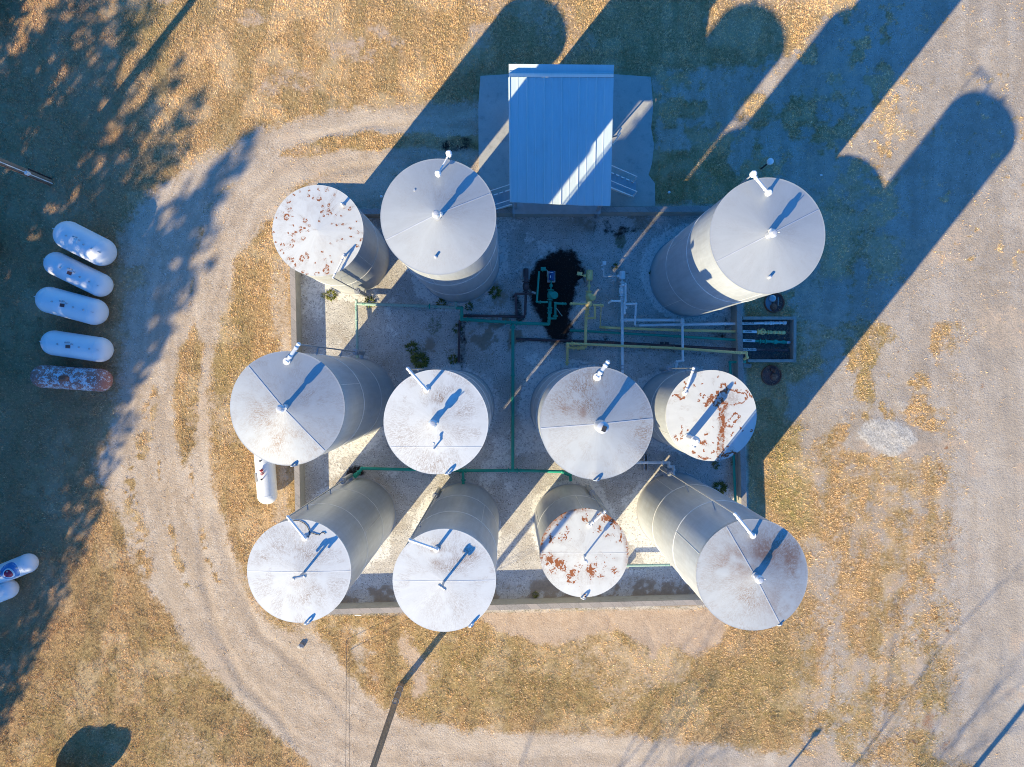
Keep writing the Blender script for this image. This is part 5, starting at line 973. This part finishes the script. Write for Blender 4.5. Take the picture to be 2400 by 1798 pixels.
lump('rock', 706, 1513, .13, .11, .14, M['stone'], 'grey rock on the gravel below the south west tank', 'rock', 3)
lump('litter', 894, 461, .06, .05, .05, M['whiteclean'], 'crumpled white litter in the shade between the two north west tanks', 'litter', 4)
lump('litter', 1924, 411, .05, .04, .05, M['whiteclean'], 'white scrap on the shaded lot right of the vent post', 'litter', 5)
lump('litter', 1568, 451, .06, .05, .04, M['whiteclean'], 'white scrap on the shaded grass below the canopy slab', 'litter', 6)
o = MB().box(at(838+1, 1442, .05), (.26, .03, .03)).build('litter', M['whiteclean'], origin=at(838, 1442, 0), smooth=0); tag(o, 'white strip of wood lying against the south wall', 'litter')

# ------------------------------------------------------------------ plants
def weed(px, py, rad, n_, seed, label, up=.12):
    c = at(px, py, 0); rr_ = random.Random(seed); mb = MB()
    for k in range(n_):
        q = rr_.uniform(0, 2*PI); d_ = rad*math.sqrt(rr_.random())*.6; b = Vector((c.x+d_*math.cos(q), c.y+d_*math.sin(q), 0)); q2 = q+rr_.gauss(0, .7); L = rad*rr_.uniform(.35, .8); w_ = L*.16
        t = Vector((math.cos(q2), math.sin(q2), 0)); s_ = Vector((-t.y, t.x, 0)); m = b+t*L*.5+Vector((0, 0, up*rr_.uniform(.5, 1.1))); e = b+t*L+Vector((0, 0, up*rr_.uniform(.1, .9)))
        mb.add([b, m+s_*w_, e, m-s_*w_], [(0, 1, 2, 3)])
    o = mb.build('weed', M['weed'], None, origin=c, smooth=0); return tag(o, label, 'weed', 'weeds in the tank yard')
WE = [(777, 692, .22, 60, 'green weed below the rust spotted north west tank'), (758, 693, .12, 26, 'small weed left of the weed below the north west tank'), (868, 707, .22, 50, 'yellowish weed on the pale green pipe'), (1160, 685, .26, 60, 'dark weed below the right edge of the tall metal tank by the canopy'), (1035, 712, .2, 50, 'dark weed on the left end of the pipe by the tall tank'), (1100, 718, .18, 40, 'weed just above the dark rusty pipe'),
      (985, 845, .34, 110, 'largest green weed clump above the white tank with tan speckles'), (965, 815, .25, 50, 'straggly weed left of the dark upright pipe'), (1062, 843, .2, 60, 'bright weed at the foot of the dark upright pipe'), (1072, 770, .2, 40, 'weed at the head of the dark upright pipe'), (1440, 625, .14, 36, 'weed beside the white pump switch box'), (1528, 640, .14, 30, 'dark weed at the left foot of the north east tank'), (1676, 1090, .16, 40, 'dark weed below the east rust outlined tank'), (1684, 1143, .3, 90, 'dark bushy weed above the south east tank'), (1720, 1085, .14, 30, 'small weed against the east wall'), (1254, 1392, .14, 40, 'weed at the foot of the south wall')]
for i, (px, py, r_, n_, lab) in enumerate(WE): weed(px, py, r_, n_, 100+i, lab)
def shrub(px, py, rad, hh, seed, label):
    c = at(px, py, 0); rr_ = random.Random(seed); root = thing('shrub', c, label, 'shrub', 'shrubs at the left edge'); mb = MB(); st_ = MB()
    for k in range(7): q = rr_.uniform(0, 6.28); st_.cyl(c, c+Vector((math.cos(q)*rad*.5, math.sin(q)*rad*.5, hh*.8)), .025, .008, n=6)
    for k in range(1500):
        u_ = Vector((rr_.gauss(0, 1), rr_.gauss(0, 1), rr_.gauss(0, 1))).normalized()*(rr_.random()**.4); p = c+Vector((u_.x*rad, u_.y*rad, hh*.55+u_.z*hh*.5)); a = Vector((rr_.gauss(0, 1), rr_.gauss(0, 1), rr_.gauss(0, .6))).normalized()*.09; b = a.cross(Vector((rr_.gauss(0, 1), rr_.gauss(0, 1), rr_.gauss(0, 1)))).normalized()*.04
        mb.add([p-a, p+b, p+a, p-b], [(0, 1, 2, 3)])
    st_.build('stem', M['bark'], root); mb.build('foliage', M['needle'], root, smooth=0); return root
shrub(-28, 575, .85, 1.6, 1, 'dark green evergreen shrub peeking in at the left edge beside the propane tanks'); shrub(-22, 40, .8, 1.6, 2, 'dark green shrub in the top left corner'); shrub(-45, 870, .7, 1.5, 3, 'dark shrub at the left edge below the rusty propane tank')

def conifer(hh, rad, seed, dens=1.5):
    """one evergreen around the origin: trunk and crown mesh data"""
    rr_ = random.Random(seed); tr = MB().lathe([(.16, -.1), (.13, hh*.3), (.08, hh*.7), (.015, hh)], (0, 0, 0), n=10); lf = MB(); nb = int(hh*10)
    for k in range(nb):
        f = (k+rr_.random())/nb; z = .6+(hh-.7)*f; L = rad*(1-f)**.95*rr_.uniform(.65, 1.15)+.18; q = k*2.4+rr_.uniform(-.4, .4); dr = Vector((math.cos(q), math.sin(q), rr_.uniform(-.05, .30))); e = Vector((0, 0, z))+dr*L
        tr.cyl((0, 0, z), e, .022*(1-f)+.008, .004, n=4)
        m_ = max(5, int(L*13*dens))
        for j in range(m_):
            g_ = (j+rr_.random())/m_; p = Vector((0, 0, z))+dr*L*(.12+.95*g_); sd = Vector((-dr.y, dr.x, 0))*rr_.uniform(-1, 1)+Vector((0, 0, rr_.uniform(-.5, .5)))+dr*.6; sd.normalize(); ln = rr_.uniform(.16, .34)*(1.15-.4*g_); up = dr.cross(sd)
            if up.length < 1e-3: continue
            up.normalize(); w_ = ln*.34; lf.add([p, p+sd*ln*.5+up*w_, p+sd*ln, p+sd*ln*.5-up*w_], [(0, 1, 2, 3)]); w2 = sd.cross(up)*ln*.3; lf.add([p, p+sd*ln*.5+w2, p+sd*ln, p+sd*ln*.5-w2], [(0, 1, 2, 3)])
    return tr, lf
proto = []
for i, (hh, rad) in enumerate(((11.5, 2.6), (9.5, 2.4), (13.0, 2.7))):
    root = thing('evergreen_tree', (0, 0, 0), 'tall evergreen tree standing west beyond the left edge of the view', 'tree', 'evergreen trees beyond the left edge'); tr, lf = conifer(hh, rad, 40+i)
    tr.build('trunk', M['bark'], root); lf.build('crown', M['needle'], root, smooth=0); proto.append((root, hh))
TSH = TREE_TIPS = [(505, 428, -330), (478, 470, -420), (440, 545, -300), (415, 640, -360), (395, 725, -300), (345, 800, -330), (310, 880, -300), (262, 965, -320), (250, 1060, -300), (205, 1160, -340), (180, 1250, -300), (140, 1350, -320), (105, 1445, -300), (50, 1560, -330), (10, 1660, -300),
    (400, 318, -300), (340, 265, -340), (320, 180, -280), (290, 110, -330), (300, 20, -360), (240, -40, -300), (370, 420, -250), (330, 560, -230), (290, 700, -220), (230, 850, -220), (180, 980, -220), (150, 1100, -230), (90, 1240, -230), (40, 1400, -230), (200, 60, -220), (220, 250, -220)]
TANE = math.tan(EL); used = set(); pk = 0
for (tx_, ty_, bxp) in TREE_TIPS:
    tip = at(tx_, ty_, 0); bX = at(bxp*1.0-190, 900, 0).x; L = (tip.x-bX)/SB[0]; hh = L*TANE*1.10; L0 = L; bY = tip.y-SB[1]*L; pr, ph = proto[pk % 3]; first = (pk % 3) not in used
    o = pr if first else copy_tree(pr); used.add(pk % 3); o.location = (bX, bY, 0); s_ = hh/ph; o.scale = (max(.85, s_), max(.85, s_), s_); o.rotation_euler = (0, 0, pk*1.7); pk += 1
# filler trees deeper in the row
for (tx_, ty_, bxp) in [(20, 70, -150), (100, 110, -190), (80, 220, -170), (150, 20, -200), (250, 160, -260), (205, 330, -180), (240, 480, -190), (215, 640, -210), (150, 760, -190), (110, 900, -190), (90, 1090, -210), (280, 380, -280), (300, 620, -260), (60, -30, -200)]:
    tip = at(tx_, ty_, 0); bX = at(bxp-230, 900, 0).x; L = (tip.x-bX)/SB[0]; hh = L*TANE*1.1; pr, ph = proto[pk % 3]; o = copy_tree(pr); o.location = (bX, tip.y-SB[1]*L, 0); s_ = hh/ph; o.scale = (max(.9, s_), max(.9, s_), s_); o.rotation_euler = (0, 0, pk*1.3); pk += 1
# bare deciduous trees south of the view, casting thin soft shade
def bare(hh, seed):
    rr_ = random.Random(seed); mb = MB()
    def grow(p, dr, L, r, lv):
        e = p+dr*L; mb.cyl(p, e, r, r*.7, n=6 if lv < 2 else 4)
        if lv >= 6: return
        for k in range(2 if lv > 0 else 5):
            nd = (dr+Vector((rr_.gauss(0, .42), rr_.gauss(0, .42), rr_.gauss(.05, .25)))).normalized(); grow(e, nd, L*rr_.uniform(.62, .85), r*.64, lv+1)
    grow(Vector((0, 0, -.1)), Vector((0, 0, 1)), hh*.30, .07, 0); return mb
root = thing('bare_tree', (0, 0, 0), 'leafless tree standing south beyond the bottom edge', 'tree', 'bare trees beyond the bottom edge'); bare(8.0, 3).build('trunk', M['bark'], root)
for i, (tx_, ty_, hh) in enumerate(((2190, 1640, 12), (1500, 1765, 12))):
    tip = at(tx_, ty_, 0); L = hh*.8/TANE; o = root if i == 0 else copy_tree(root); o.location = (tip.x-SB[0]*L, tip.y-SB[1]*L, 0); o.rotation_euler = (0, 0, i*1.3); o.scale = (hh/8,)*3
